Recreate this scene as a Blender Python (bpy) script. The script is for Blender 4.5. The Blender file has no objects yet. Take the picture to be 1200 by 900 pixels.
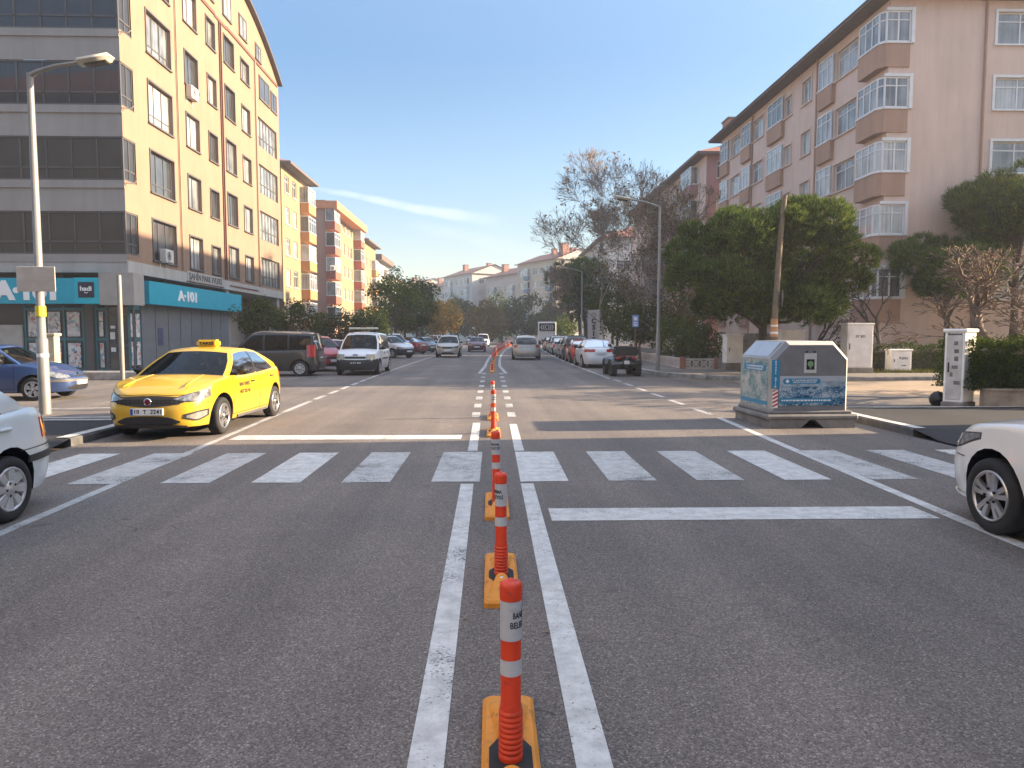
import bpy, bmesh, math, random
from mathutils import Vector, Matrix
R = math.radians
random.seed(11)
scene = bpy.context.scene
col = scene.collection
V = Vector

# ------------------------------------------------------------------ mesh builder
class MB:
    def __init__(s):
        s.v = []; s.f = []; s.m = []; s.s = []
    def add(s, vs, fs, mat=0, smooth=False, M=None):
        b = len(s.v)
        if M is not None: vs = [M @ V(p) for p in vs]
        s.v.extend([tuple(p) for p in vs])
        for f in fs:
            s.f.append([b + i for i in f]); s.m.append(mat); s.s.append(smooth)
    def quad(s, a, b, c, d, mat=0): s.add([a, b, c, d], [(0, 1, 2, 3)], mat)
    def box(s, x0, x1, y0, y1, z0, z1, mat=0, M=None):
        vs = [(x0,y0,z0),(x1,y0,z0),(x1,y1,z0),(x0,y1,z0),(x0,y0,z1),(x1,y0,z1),(x1,y1,z1),(x0,y1,z1)]
        s.add(vs, [(0,3,2,1),(4,5,6,7),(0,1,5,4),(1,2,6,5),(2,3,7,6),(3,0,4,7)], mat, False, M)
    def cbox(s, x0, x1, y0, y1, z0, z1, c=.01, mat=0, M=None, smooth=False, seg=1):
        bm = bmesh.new(); bmesh.ops.create_cube(bm, size=1)
        for v in bm.verts:
            v.co = V(((x0+x1)/2 + v.co.x*(x1-x0), (y0+y1)/2 + v.co.y*(y1-y0), (z0+z1)/2 + v.co.z*(z1-z0)))
        bmesh.ops.bevel(bm, geom=bm.edges[:], offset=c, segments=seg, affect='EDGES')
        bm.verts.index_update()
        s.add([v.co.copy() for v in bm.verts], [[v.index for v in f.verts] for f in bm.faces], mat, smooth, M)
        bm.free()
    def obox(s, O, U, N, u0, u1, n0, n1, z0, z1, mat=0):
        vs = []
        for z in (z0, z1):
            for u, n in ((u0,n0),(u1,n0),(u1,n1),(u0,n1)):
                p = O + U*u + N*n; vs.append((p.x, p.y, p.z + z))
        s.add(vs, [(0,3,2,1),(4,5,6,7),(0,1,5,4),(1,2,6,5),(2,3,7,6),(3,0,4,7)], mat)
    def prism(s, poly, f0, f1, mat=0, cap=True, smooth=False):
        """poly: 2d list; f0,f1 map a 2d point to 3d for the two ends"""
        n = len(poly)
        vs = [f0(p) for p in poly] + [f1(p) for p in poly]
        fs = [(i, (i+1) % n, n+(i+1) % n, n+i) for i in range(n)]
        s.add(vs, fs, mat, smooth)
        if cap:
            s.add(vs, [list(range(n))[::-1], list(range(n, 2*n))], mat)
    def tube(s, pts, rad, n=8, mat=0, cap=True):
        pts = [V(p) for p in pts]
        if not isinstance(rad, (list, tuple)): rad = [rad]*len(pts)
        vs = []; prev = None
        for i, p in enumerate(pts):
            d = (pts[min(i+1, len(pts)-1)] - pts[max(i-1, 0)])
            d = d.normalized() if d.length > 1e-9 else V((0,0,1))
            a = V((0,0,1)) if abs(d.z) < .9 else V((1,0,0))
            if prev is not None: a = prev
            u = a - d*a.dot(d); u = u.normalized() if u.length > 1e-6 else d.orthogonal().normalized()
            w = d.cross(u); prev = u
            for k in range(n):
                t = 2*math.pi*k/n
                vs.append(p + (u*math.cos(t) + w*math.sin(t))*rad[i])
        fs = []
        for i in range(len(pts)-1):
            for k in range(n):
                k2 = (k+1) % n
                fs.append((i*n+k, i*n+k2, (i+1)*n+k2, (i+1)*n+k))
        s.add(vs, fs, mat, True)
        if cap and n > 2:
            s.add(vs[:n], [list(range(n))[::-1]], mat); s.add(vs[-n:], [list(range(n))], mat)
    def lathe(s, prof, n=16, mat=0, M=None, smooth=True):
        vs = []
        for r, z in prof:
            for k in range(n):
                t = 2*math.pi*k/n; vs.append((r*math.cos(t), r*math.sin(t), z))
        fs = []
        for i in range(len(prof)-1):
            for k in range(n):
                k2 = (k+1) % n
                fs.append((i*n+k, i*n+k2, (i+1)*n+k2, (i+1)*n+k))
        s.add(vs, fs, mat, smooth, M)
    def grid(s, P, mat=0, smooth=True, matf=None):
        """P[i][j] points"""
        ni, nj = len(P), len(P[0])
        b = len(s.v)
        for r in P: s.v.extend([tuple(p) for p in r])
        for i in range(ni-1):
            for j in range(nj-1):
                m = mat if matf is None else matf(i, j)
                if m is None: continue
                s.f.append([b+i*nj+j, b+(i+1)*nj+j, b+(i+1)*nj+j+1, b+i*nj+j+1]); s.m.append(m); s.s.append(smooth)
    def build(s, name, mats, parent=None, loc=None, label=None):
        me = bpy.data.meshes.new(name)
        me.from_pydata(s.v, [], s.f)
        if not isinstance(mats, (list, tuple)): mats = [mats]
        for m in mats: me.materials.append(m)
        me.polygons.foreach_set('material_index', s.m)
        me.polygons.foreach_set('use_smooth', s.s)
        me.update()
        o = bpy.data.objects.new(name, me); col.objects.link(o)
        if parent: o.parent = parent
        if loc: o.location = loc
        if label: o['label'] = label
        return o

def thing(name, label, cat, loc=(0,0,0), rz=0, group=None):
    o = bpy.data.objects.new(name, None); col.objects.link(o)
    o.empty_display_size = .2
    o.location = loc; o.rotation_euler = (0, 0, rz)
    o['label'] = label; o['category'] = cat
    if group: o['group'] = group
    return o
def tag(o, label, cat, group=None):
    o['label'] = label; o['category'] = cat
    if group: o['group'] = group
    return o
def struct(mb, name, mats, loc=None):
    o = mb.build(name, mats, None, loc); o['kind'] = 'structure'; return o
def dup(root, loc, rz, label=None):
    r = root.copy(); col.objects.link(r); r.location = loc; r.rotation_euler = (0, 0, rz)
    if label: r['label'] = label
    for ch in list(root.children):
        c = ch.copy(); col.objects.link(c); c.parent = r
        for g in list(ch.children):
            d = g.copy(); col.objects.link(d); d.parent = c
    return r

# ------------------------------------------------------------------ materials
def newmat(name):
    m = bpy.data.materials.new(name); m.use_nodes = True
    nt = m.node_tree; b = nt.nodes['Principled BSDF']
    return m, nt, b
def nd(nt, t, **kw):
    n = nt.nodes.new(t)
    for k, v in kw.items():
        if k in n.inputs.keys(): n.inputs[k].default_value = v
        else: setattr(n, k, v)
    return n
def rgb(c): return (c[0], c[1], c[2], 1)
def ramp(nt, fac, stops):
    r = nt.nodes.new('ShaderNodeValToRGB')
    e = r.color_ramp.elements
    while len(e) < len(stops): e.new(.5)
    for i, (p, c) in enumerate(stops):
        e[i].position = p; e[i].color = rgb(c) if len(c) == 3 else c
    nt.links.new(fac, r.inputs['Fac']); return r.outputs['Color']
def mixc(nt, fac, a, b, bt='MIX'):
    m = nt.nodes.new('ShaderNodeMix'); m.data_type = 'RGBA'; m.blend_type = bt
    for s, x in ((m.inputs[0], fac), (m.inputs[6], a), (m.inputs[7], b)):
        if hasattr(x, 'is_output'): nt.links.new(x, s)
        elif isinstance(x, (int, float)): s.default_value = x
        else: s.default_value = rgb(x)
    return m.outputs[2]
def ncoord(nt, obj=True):
    t = nt.nodes.new('ShaderNodeTexCoord'); return t.outputs['Object']
def noise_out(nt, scale, detail=4, rough=.55, vec=None):
    n = nd(nt, 'ShaderNodeTexNoise', Scale=scale, Detail=detail, Roughness=rough)
    nt.links.new(vec if vec is not None else ncoord(nt), n.inputs['Vector'])
    return n.outputs['Fac']
def mth(nt, op, a, b=0, c=None):
    n = nt.nodes.new('ShaderNodeMath'); n.operation = op
    for i, x in enumerate((a, b, c)):
        if x is None: continue
        if hasattr(x, 'is_output'): nt.links.new(x, n.inputs[i])
        else: n.inputs[i].default_value = x
    return n.outputs[0]
def setbump(nt, b, h, strength, dist=.01):
    n = nd(nt, 'ShaderNodeBump', Strength=strength, Distance=dist)
    nt.links.new(h, n.inputs['Height']); nt.links.new(n.outputs['Normal'], b.inputs['Normal'])
_mc = {}
def mat(name, c, rough=.6, metal=0, var=.12, scale=3, bump=0, bscale=60, coat=0, spec=.5):
    if name in _mc: return _mc[name]
    m, nt, b = newmat(name)
    if var:
        f = noise_out(nt, scale, 5)
        cc = ramp(nt, f, [(.3, [x*(1-var) for x in c]), (.7, [min(1, x*(1+var)) for x in c])])
        nt.links.new(cc, b.inputs['Base Color'])
    else: b.inputs['Base Color'].default_value = rgb(c)
    b.inputs['Roughness'].default_value = rough; b.inputs['Metallic'].default_value = metal
    b.inputs['Coat Weight'].default_value = coat; b.inputs['Coat Roughness'].default_value = .04
    b.inputs['Specular IOR Level'].default_value = spec
    if bump: setbump(nt, b, noise_out(nt, bscale, 3), bump)
    _mc[name] = m; return m
def scuffed(name, c, rough=.4, dark=(.05, .045, .04), amt=.55, sc=9):
    m, nt, b = newmat(name); t = ncoord(nt)
    mp = nd(nt, 'ShaderNodeMapping'); mp.inputs['Scale'].default_value = (1, 1, 2.2); nt.links.new(t, mp.inputs['Vector'])
    f = noise_out(nt, sc, 7, .72, mp.outputs[0]); g = noise_out(nt, 2.5, 3, .6, t)
    k = mth(nt, 'MULTIPLY', ramp(nt, mth(nt, 'ADD', mth(nt, 'MULTIPLY', f, .75), mth(nt, 'MULTIPLY', g, .3)), [(.54, (0, 0, 0)), (.66, (1, 1, 1))]), amt)
    fade = ramp(nt, g, [(.3, [x*.86 for x in c]), (.7, [min(1, x*1.08) for x in c])])
    nt.links.new(mixc(nt, k, fade, dark), b.inputs['Base Color']); b.inputs['Roughness'].default_value = rough
    setbump(nt, b, f, .12, .004); return m
def paintmat(name, c, metal=0.0, dirt=.12):
    if name in _mc: return _mc[name]
    m, nt, b = newmat(name)
    t = ncoord(nt)
    f = noise_out(nt, 2.2, 6, .65, t)
    sep = nt.nodes.new('ShaderNodeSeparateXYZ'); nt.links.new(t, sep.inputs[0])
    low = nd(nt, 'ShaderNodeMapRange'); nt.links.new(sep.outputs['Z'], low.inputs['Value'])
    low.inputs['From Min'].default_value = .15; low.inputs['From Max'].default_value = .75
    low.inputs['To Min'].default_value = 1; low.inputs['To Max'].default_value = .15
    k = mth(nt, 'MULTIPLY', mth(nt, 'MULTIPLY', f, low.outputs[0]), dirt*4)
    nt.links.new(mixc(nt, k, c, (.16, .14, .12)), b.inputs['Base Color'])
    b.inputs['Roughness'].default_value = .32; b.inputs['Metallic'].default_value = metal
    b.inputs['Coat Weight'].default_value = .8; b.inputs['Coat Roughness'].default_value = .06
    _mc[name] = m; return m
def glassmat(name, tint=(.30, .34, .34), op=0.0):
    """car glass: tinted see-through with mirror reflections by Fresnel"""
    m, nt, b = newmat(name); nt.nodes.remove(b)
    out = nt.nodes['Material Output']
    tr = nd(nt, 'ShaderNodeBsdfTransparent'); tr.inputs['Color'].default_value = rgb(tint)
    gl = nd(nt, 'ShaderNodeBsdfGlossy'); gl.inputs['Roughness'].default_value = .02
    fr = nd(nt, 'ShaderNodeFresnel', IOR=1.33)
    mx = nt.nodes.new('ShaderNodeMixShader')
    nt.links.new(mth(nt, 'ADD', fr.outputs[0], .005), mx.inputs[0])
    nt.links.new(tr.outputs[0], mx.inputs[1]); nt.links.new(gl.outputs[0], mx.inputs[2])
    nt.links.new(mx.outputs[0], out.inputs['Surface'])
    return m
def leafmat(name, stops, trans=.35, scale=.7):
    m, nt, b = newmat(name); nt.nodes.remove(b)
    out = nt.nodes['Material Output']
    g = nt.nodes.new('ShaderNodeNewGeometry')
    n = noise_out(nt, scale, 2)
    f = mth(nt, 'ADD', mth(nt, 'MULTIPLY', g.outputs['Random Per Island'], .6), mth(nt, 'MULTIPLY', n, .5))
    c = ramp(nt, f, [(i/(len(stops)-1)*.8+.1, s) for i, s in enumerate(stops)])
    d = nd(nt, 'ShaderNodeBsdfDiffuse'); t = nd(nt, 'ShaderNodeBsdfTranslucent')
    nt.links.new(c, d.inputs['Color']); nt.links.new(mixc(nt, 1, c, (1, .95, .55), 'MULTIPLY'), t.inputs['Color'])
    mx = nt.nodes.new('ShaderNodeMixShader'); mx.inputs[0].default_value = trans
    nt.links.new(d.outputs[0], mx.inputs[1]); nt.links.new(t.outputs[0], mx.inputs[2])
    nt.links.new(mx.outputs[0], out.inputs['Surface'])
    return m

def asphalt(name, base, lines=True):
    m, nt, b = newmat(name)
    t = ncoord(nt)
    fine = noise_out(nt, 170, 3, .6, t)
    vor = nd(nt, 'ShaderNodeTexVoronoi', Scale=125); nt.links.new(t, vor.inputs['Vector'])
    speck = nt.nodes.new('ShaderNodeSeparateColor'); nt.links.new(vor.outputs['Color'], speck.inputs[0])
    c1 = ramp(nt, speck.outputs[0], [(0, [x*.55 for x in base]), (.5, base), (.86, [x*1.28 for x in base]), (1, [x*2.1 for x in base])])
    big = noise_out(nt, .35, 6, .6, t)
    c2 = mixc(nt, 1, c1, ramp(nt, big, [(.3, (.76, .76, .79)), (.7, (1.15, 1.12, 1.09))]), 'MULTIPLY')
    # streaks along the driving direction
    mp = nd(nt, 'ShaderNodeMapping'); mp.inputs['Scale'].default_value = (1.1, .045, 1); nt.links.new(t, mp.inputs['Vector'])
    st = noise_out(nt, 1, 4, .6, mp.outputs[0])
    c3 = mixc(nt, 1, c2, ramp(nt, st, [(.33, (.78, .78, .79)), (.66, (1.14, 1.13, 1.11))]), 'MULTIPLY')
    # oil drips / dark spots
    sp = noise_out(nt, 3.1, 2, .5, t)
    c4 = mixc(nt, mth(nt, 'MULTIPLY', ramp(nt, sp, [(.69, (0, 0, 0)), (.75, (1, 1, 1))]), .5), c3, [x*.45 for x in base])
    # cracks
    wv = nd(nt, 'ShaderNodeTexNoise', Scale=1.3, Detail=5); nt.links.new(t, wv.inputs['Vector'])
    add = nt.nodes.new('ShaderNodeVectorMath'); add.operation = 'MULTIPLY_ADD'
    nt.links.new(wv.outputs['Color'], add.inputs[0]); add.inputs[1].default_value = (.9, .9, 0); nt.links.new(t, add.inputs[2])
    cv = nd(nt, 'ShaderNodeTexVoronoi', Scale=.22, feature='DISTANCE_TO_EDGE'); nt.links.new(add.outputs[0], cv.inputs['Vector'])
    crack = mth(nt, 'LESS_THAN', cv.outputs['Distance'], .0009)
    cm = mth(nt, 'MULTIPLY', crack, mth(nt, 'GREATER_THAN', noise_out(nt, .5, 2, .5, t), .58))
    c5 = mixc(nt, mth(nt, 'MULTIPLY', cm, .45), c4, (.012, .012, .012))
    nt.links.new(c5, b.inputs['Base Color'])
    b.inputs['Roughness'].default_value = .82; b.inputs['Specular IOR Level'].default_value = .35
    setbump(nt, b, mth(nt, 'ADD', fine, mth(nt, 'MULTIPLY', speck.outputs[1], .8)), .5, .006)
    return m
def roadpaint(name, base=(.52, .515, .50), wear=.44):
    m, nt, b = newmat(name)
    t = ncoord(nt)
    f = noise_out(nt, 55, 4, .7, t); g = noise_out(nt, 1.6, 5, .65, t)
    k = mth(nt, 'ADD', mth(nt, 'MULTIPLY', f, .62), mth(nt, 'MULTIPLY', g, .5))
    w = ramp(nt, k, [(wear-.03, (1, 1, 1)), (wear+.05, (0, 0, 0))])
    dirt = ramp(nt, noise_out(nt, 7, 6, .7, t), [(.3, [x*.62 for x in base]), (.62, base)])
    nt.links.new(mixc(nt, w, dirt, (.09, .09, .09)), b.inputs['Base Color'])
    b.inputs['Roughness'].default_value = .7
    setbump(nt, b, f, .35, .004)
    return m
def wallmat(name, c, streak=.12):
    m, nt, b = newmat(name)
    t = ncoord(nt)
    mp = nd(nt, 'ShaderNodeMapping'); mp.inputs['Scale'].default_value = (1, 1, .12); nt.links.new(t, mp.inputs['Vector'])
    s = noise_out(nt, 2.3, 6, .65, mp.outputs[0]); g = noise_out(nt, .5, 4, .6, t)
    c1 = mixc(nt, 1, c, ramp(nt, s, [(.3, (1-streak,)*3), (.6, (1, 1, 1))]), 'MULTIPLY')
    c2 = mixc(nt, 1, c1, ramp(nt, g, [(.3, (.93, .92, .91)), (.7, (1.05, 1.05, 1.05))]), 'MULTIPLY')
    nt.links.new(c2, b.inputs['Base Color'])
    b.inputs['Roughness'].default_value = .85; b.inputs['Specular IOR Level'].default_value = .25
    setbump(nt, b, noise_out(nt, 40, 3, .6, t), .15, .004)
    return m
def curtainmat(name, lo, hi, scale=9, rough=.05, ref=1.0):
    """window pane: what hangs behind it shows through a clear coat"""
    m, nt, b = newmat(name)
    t = ncoord(nt)
    sep = nt.nodes.new('ShaderNodeSeparateXYZ'); nt.links.new(t, sep.inputs[0])
    h = mth(nt, 'ADD', sep.outputs['X'], sep.outputs['Y'])
    cmb = nt.nodes.new('ShaderNodeCombineXYZ'); nt.links.new(h, cmb.inputs[0])
    f = noise_out(nt, scale, 3, .6, cmb.outputs[0])
    g = noise_out(nt, .9, 2, .5, t)
    k = mth(nt, 'ADD', mth(nt, 'MULTIPLY', f, .6), mth(nt, 'MULTIPLY', g, .5))
    nt.links.new(ramp(nt, k, [(.42, lo), (.66, hi)]), b.inputs['Base Color'])
    b.inputs['Roughness'].default_value = .5
    b.inputs['Coat Weight'].default_value = ref; b.inputs['Coat Roughness'].default_value = rough; b.inputs['Coat IOR'].default_value = 1.7
    return m

def textmesh(s, size, bold=0.0, extrude=.004, align='CENTER', space=1.0):
    cu = bpy.data.curves.new('txt', 'FONT'); cu.body = s; cu.size = size; cu.extrude = extrude; cu.offset = bold
    cu.align_x = align; cu.align_y = 'CENTER'; cu.resolution_u = 3; cu.space_character = space
    o = bpy.data.objects.new('txt', cu); col.objects.link(o)
    dg = bpy.context.evaluated_depsgraph_get(); me = bpy.data.meshes.new_from_object(o.evaluated_get(dg))
    vs = [v.co.copy() for v in me.vertices]; fs = [list(p.vertices) for p in me.polygons]
    bpy.data.objects.remove(o); bpy.data.curves.remove(cu); bpy.data.meshes.remove(me)
    return vs, fs
def put_text(mb, s, size, O, U, W=None, mat=0, bold=0.0, extrude=.004, fit=None, align='CENTER', space=1.0):
    """write s centred at O along U (up = W), standing proud along U x W"""
    vs, fs = textmesh(s, size, bold, extrude, align, space)
    U = V(U).normalized(); W = V(W).normalized() if W else V((0,0,1)); N = U.cross(W)
    k = 1
    if fit:
        w = max(p.x for p in vs) - min(p.x for p in vs); k = fit/w
    mb.add([V(O) + U*p.x*k + W*p.y + N*p.z for p in vs], fs, mat)

def lerp(a, b, t): return a + (b-a)*t
def pw(pts, x):
    if x <= pts[0][0]: return pts[0][1]
    for (x0, y0), (x1, y1) in zip(pts, pts[1:]):
        if x <= x1: return y0 + (y1-y0)*(x-x0)/(x1-x0)
    return pts[-1][1]
def sm(pts, x):
    """smooth interpolation (cubic Hermite with finite-difference tangents)"""
    n = len(pts)
    if x <= pts[0][0]: return pts[0][1]
    if x >= pts[-1][0]: return pts[-1][1]
    for i in range(n-1):
        if x <= pts[i+1][0]:
            x0, y0 = pts[i]; x1, y1 = pts[i+1]; h = x1-x0; t = (x-x0)/h
            def tan(k):
                if k == 0 or k == n-1: 
                    a, b = (pts[0], pts[1]) if k == 0 else (pts[-2], pts[-1])
                    return (b[1]-a[1])/(b[0]-a[0])
                return (pts[k+1][1]-pts[k-1][1])/(pts[k+1][0]-pts[k-1][0])
            m0, m1 = tan(i)*h, tan(i+1)*h
            return (2*t**3-3*t*t+1)*y0 + (t**3-2*t*t+t)*m0 + (-2*t**3+3*t*t)*y1 + (t**3-t*t)*m1
# ------------------------------------------------------------------ shared materials
M_rubber = mat('tyre_rubber', (.018, .018, .019), .8, var=.3, scale=8, bump=.2)
M_black = mat('black_plastic', (.022, .022, .024), .5, var=.2)
M_gap = mat('dark_gap', (.006, .006, .006), .9, var=0)
M_seat = mat('seat_cloth', (.045, .045, .048), .9, var=.2)
M_inner = mat('car_interior', (.02, .02, .022), .8, var=.3)
M_alloy = mat('alloy', (.48, .48, .49), .3, .85, var=.12, scale=9)
M_alloy_dark = mat('alloy_dark', (.05, .05, .055), .35, .6, var=.2)
M_hub = mat('hubcap_silver', (.5, .51, .52), .35, .5, var=.15)
M_chrome = mat('chrome', (.7, .7, .71), .12, 1, var=0)
M_carglass = glassmat('car_glass')
M_carglass_dark = glassmat('car_glass_dark', (.07, .08, .085))
M_lens = mat('headlight_lens', (.20, .205, .21), .12, .3, var=.75, scale=14, coat=1)
M_lens_old = mat('headlight_yellowed', (.5, .48, .36), .2, .1, var=.3, scale=9, coat=.6)
M_red = mat('red_lens', (.42, .012, .015), .12, 0, var=.25, scale=12, coat=1)
M_amber = mat('amber_lens', (.75, .28, .03), .15, 0, var=.2, scale=12, coat=1)
M_plate = mat('plate_white', (.72, .73, .74), .4, var=.06)
M_plateblue = mat('plate_blue', (.02, .09, .45), .4, var=0)
M_ink = mat('black_lettering', (.012, .012, .014), .6, var=0)
M_white = mat('white_lettering', (.8, .8, .8), .5, var=.04)

# ------------------------------------------------------------------ cars
KINDS = {
 'sedan': dict(L=4.5, W=1.77, H=1.48, wb=2.65, fo=.90, wr=.318, nf=3.6, nr=4.6, sill=.22,
   top=[(-2.25,.90),(-2.12,.99),(-1.7,1.03),(-.8,.985),(.3,.955),(1.0,.975),(1.55,.925),(1.95,.865),(2.14,.82),(2.25,.74)],
   crown=[(-2.25,.02),(-1.8,.05),(1.05,.075),(1.8,.05),(2.25,.01)],
   front=[(.15,-.10),(.28,-.015),(.42,0),(.56,-.01),(.66,-.05),(.75,-.10),(.85,-.17),(1,-.2)],
   rear=[(.15,.12),(.30,.02),(.45,0),(.6,.01),(.72,.05),(.95,.10),(1.05,.12)],
   wsb=1.05, wst=.28, rwt=-.95, rwb=-1.72, roof=[(-1.0,1.375),(-.5,1.425),(0,1.43),(.35,1.385)], gw=.80, rw=.58, rc=.055,
   pil=[-.36], ap=.07, cp=.34),
 'hatch': dict(L=3.95, W=1.69, H=1.45, wb=2.46, fo=.80, wr=.30, nf=3.6, nr=4.6, sill=.22,
   top=[(-1.97,.88),(-1.75,.97),(-.8,.965),(.3,.935),(.8,.94),(1.3,.87),(1.62,.79),(1.85,.72),(1.97,.66)],
   crown=[(-1.97,.02),(.9,.08),(1.5,.05),(1.97,.01)],
   front=[(.15,-.10),(.28,-.015),(.42,0),(.52,-.01),(.6,-.06),(.7,-.14),(.85,-.22),(1,-.25)],
   rear=[(.15,.12),(.30,.02),(.5,0),(.65,.03),(.9,.10)],
   wsb=.86, wst=.2, rwt=-1.38, rwb=-1.8, roof=[(-1.4,1.33),(-.5,1.40),(0,1.405),(.25,1.36)], gw=.77, rw=.56, rc=.05,
   pil=[-.38], ap=.06, cp=.26),
 'suv': dict(L=4.4, W=1.84, H=1.66, wb=2.63, fo=.87, wr=.345, nf=4, nr=5, sill=.27,
   top=[(-2.2,.98),(-1.95,1.08),(-.8,1.06),(.3,1.03),(.95,1.04),(1.5,1.01),(1.85,.95),(2.08,.88),(2.2,.80)],
   crown=[(-2.2,.02),(1.0,.07),(1.7,.05),(2.2,.01)],
   front=[(.15,-.12),(.32,-.02),(.48,0),(.65,-.02),(.8,-.06),(.95,-.13),(1.1,-.17)],
   rear=[(.15,.14),(.35,.02),(.55,0),(.8,.05),(1.05,.10)],
   wsb=1.0, wst=.3, rwt=-1.6, rwb=-2.0, roof=[(-1.65,1.52),(-.6,1.60),(0,1.60),(.35,1.54)], gw=.84, rw=.62, rc=.055,
   pil=[-.3,-1.12], ap=.07, cp=.2),
 'van': dict(L=4.28, W=1.80, H=1.84, wb=2.66, fo=.86, wr=.315, nf=5, nr=7, sill=.24,
   top=[(-2.14,1.0),(-1.95,1.06),(-.8,1.04),(.4,1.03),(1.05,1.06),(1.55,1.0),(1.9,.92),(2.07,.86),(2.14,.78)],
   crown=[(-2.14,.02),(1.1,.08),(1.7,.05),(2.14,.01)],
   front=[(.15,-.08),(.3,-.01),(.45,0),(.62,-.01),(.64,-.05),(.85,-.09),(1.0,-.14),(1.1,-.17)],
   rear=[(.15,.08),(.35,0),(.6,0),(.64,.03),(1.05,.05)],
   wsb=1.16, wst=.52, rwt=-1.95, rwb=-2.06, roof=[(-2.0,1.72),(-.6,1.77),(.2,1.765),(.6,1.69)], gw=.82, rw=.66, rc=.06,
   pil=[-.02,-1.0], ap=.09, cp=.14),
}
class Car:
    def __init__(s, p):
        s.p = p; L, W = p['L'], p['W']; N = 900
        s.pts = []
        for i in range(N+1):
            th = math.pi*i/N; c, sn = math.cos(th), math.sin(th)
            n = p['nf'] if c > 0 else p['nr']
            s.pts.append((L/2*math.copysign(abs(c)**(2/n), c), W/2*abs(sn)**(2/n)))
        s.d = [0]
        for a, b in zip(s.pts, s.pts[1:]): s.d.append(s.d[-1] + math.hypot(a[0]-b[0], a[1]-b[1]))
        s.D = s.d[-1]
    def at(s, d):
        d = max(0, min(s.D, d)); lo, hi = 0, len(s.d)-1
        while hi-lo > 1:
            m = (lo+hi)//2
            if s.d[m] <= d: lo = m
            else: hi = m
        t = (d-s.d[lo])/max(1e-9, s.d[hi]-s.d[lo])
        return lerp(s.pts[lo][0], s.pts[hi][0], t), lerp(s.pts[lo][1], s.pts[hi][1], t)
    def dx(s, x):
        lo, hi = 0, len(s.d)-1
        while hi-lo > 1:
            m = (lo+hi)//2
            if s.pts[m][0] >= x: lo = m
            else: hi = m
        t = (x-s.pts[lo][0])/min(-1e-9, s.pts[hi][0]-s.pts[lo][0])
        return lerp(s.d[lo], s.d[hi], t)
    def zt(s, x): return sm(s.p['top'], x)
    def bulge(s, z):
        p = s.p
        return sm([(p['sill'], .945), (.36, .975), (.58, 1.0), (.80, .985), (1.06, .95), (1.3, .92)], z)
    def P(s, d, z, sg=1, off=0):
        x, y = s.at(d); h = s.p['L']/2
        wf = max(0, min(1, (x-(h-.75))/.7)); wf = wf*wf*(3-2*wf)
        wr = max(0, min(1, (-x-(h-.65))/.6)); wr = wr*wr*(3-2*wr)
        q = V((x + sm(s.p['front'], z)*wf + sm(s.p['rear'], z)*wr, sg*y*s.bulge(z), z))
        if off:
            a = s.P(max(0, d-.02), z, sg); b = s.P(min(s.D, d+.02), z, sg); c = s.P(d, z+.02, sg)-s.P(d, z-.02, sg)
            n = (b-a).cross(c)
            if n.length > 1e-9:
                n.normalize()
                if n.dot(V((q.x, q.y*2.5, 0))) < 0: n = -n
                q = q + n*off
        return q

def patch(mb, car, d0, d1, zlo, zhi, sg=1, off=.006, nu=12, nv=4, mat=0, depth=.02):
    f = lambda a, t: a if isinstance(a, (int, float)) else sm(a, t)
    g = []
    for i in range(nu+1):
        t = i/nu; d = lerp(d0, d1, t); r = []
        s2 = sg
        if d < 0: d, s2 = -d, -sg
        for j in range(nv+1): r.append(car.P(d, lerp(f(zlo, t), f(zhi, t), j/nv), s2, off))
        g.append(r)
    mb.grid(g, mat, True)
    # rim going back into the body
    ring = [(i, 0) for i in range(nu+1)] + [(nu, j) for j in range(1, nv+1)] + [(i, nv) for i in range(nu-1, -1, -1)] + [(0, j) for j in range(nv-1, 0, -1)]
    cx = V((0, 0, .6))
    A = [g[i][j] for i, j in ring]
    B = []
    for p in A:
        q = V((p.x, p.y, 0)); q = q.normalized() if q.length else q
        B.append(p - V((q.x, q.y, 0))*depth)
    n = len(A)
    mb.add(A+B, [(k, (k+1) % n, n+(k+1) % n, n+k) for k in range(n)], mat)

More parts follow.
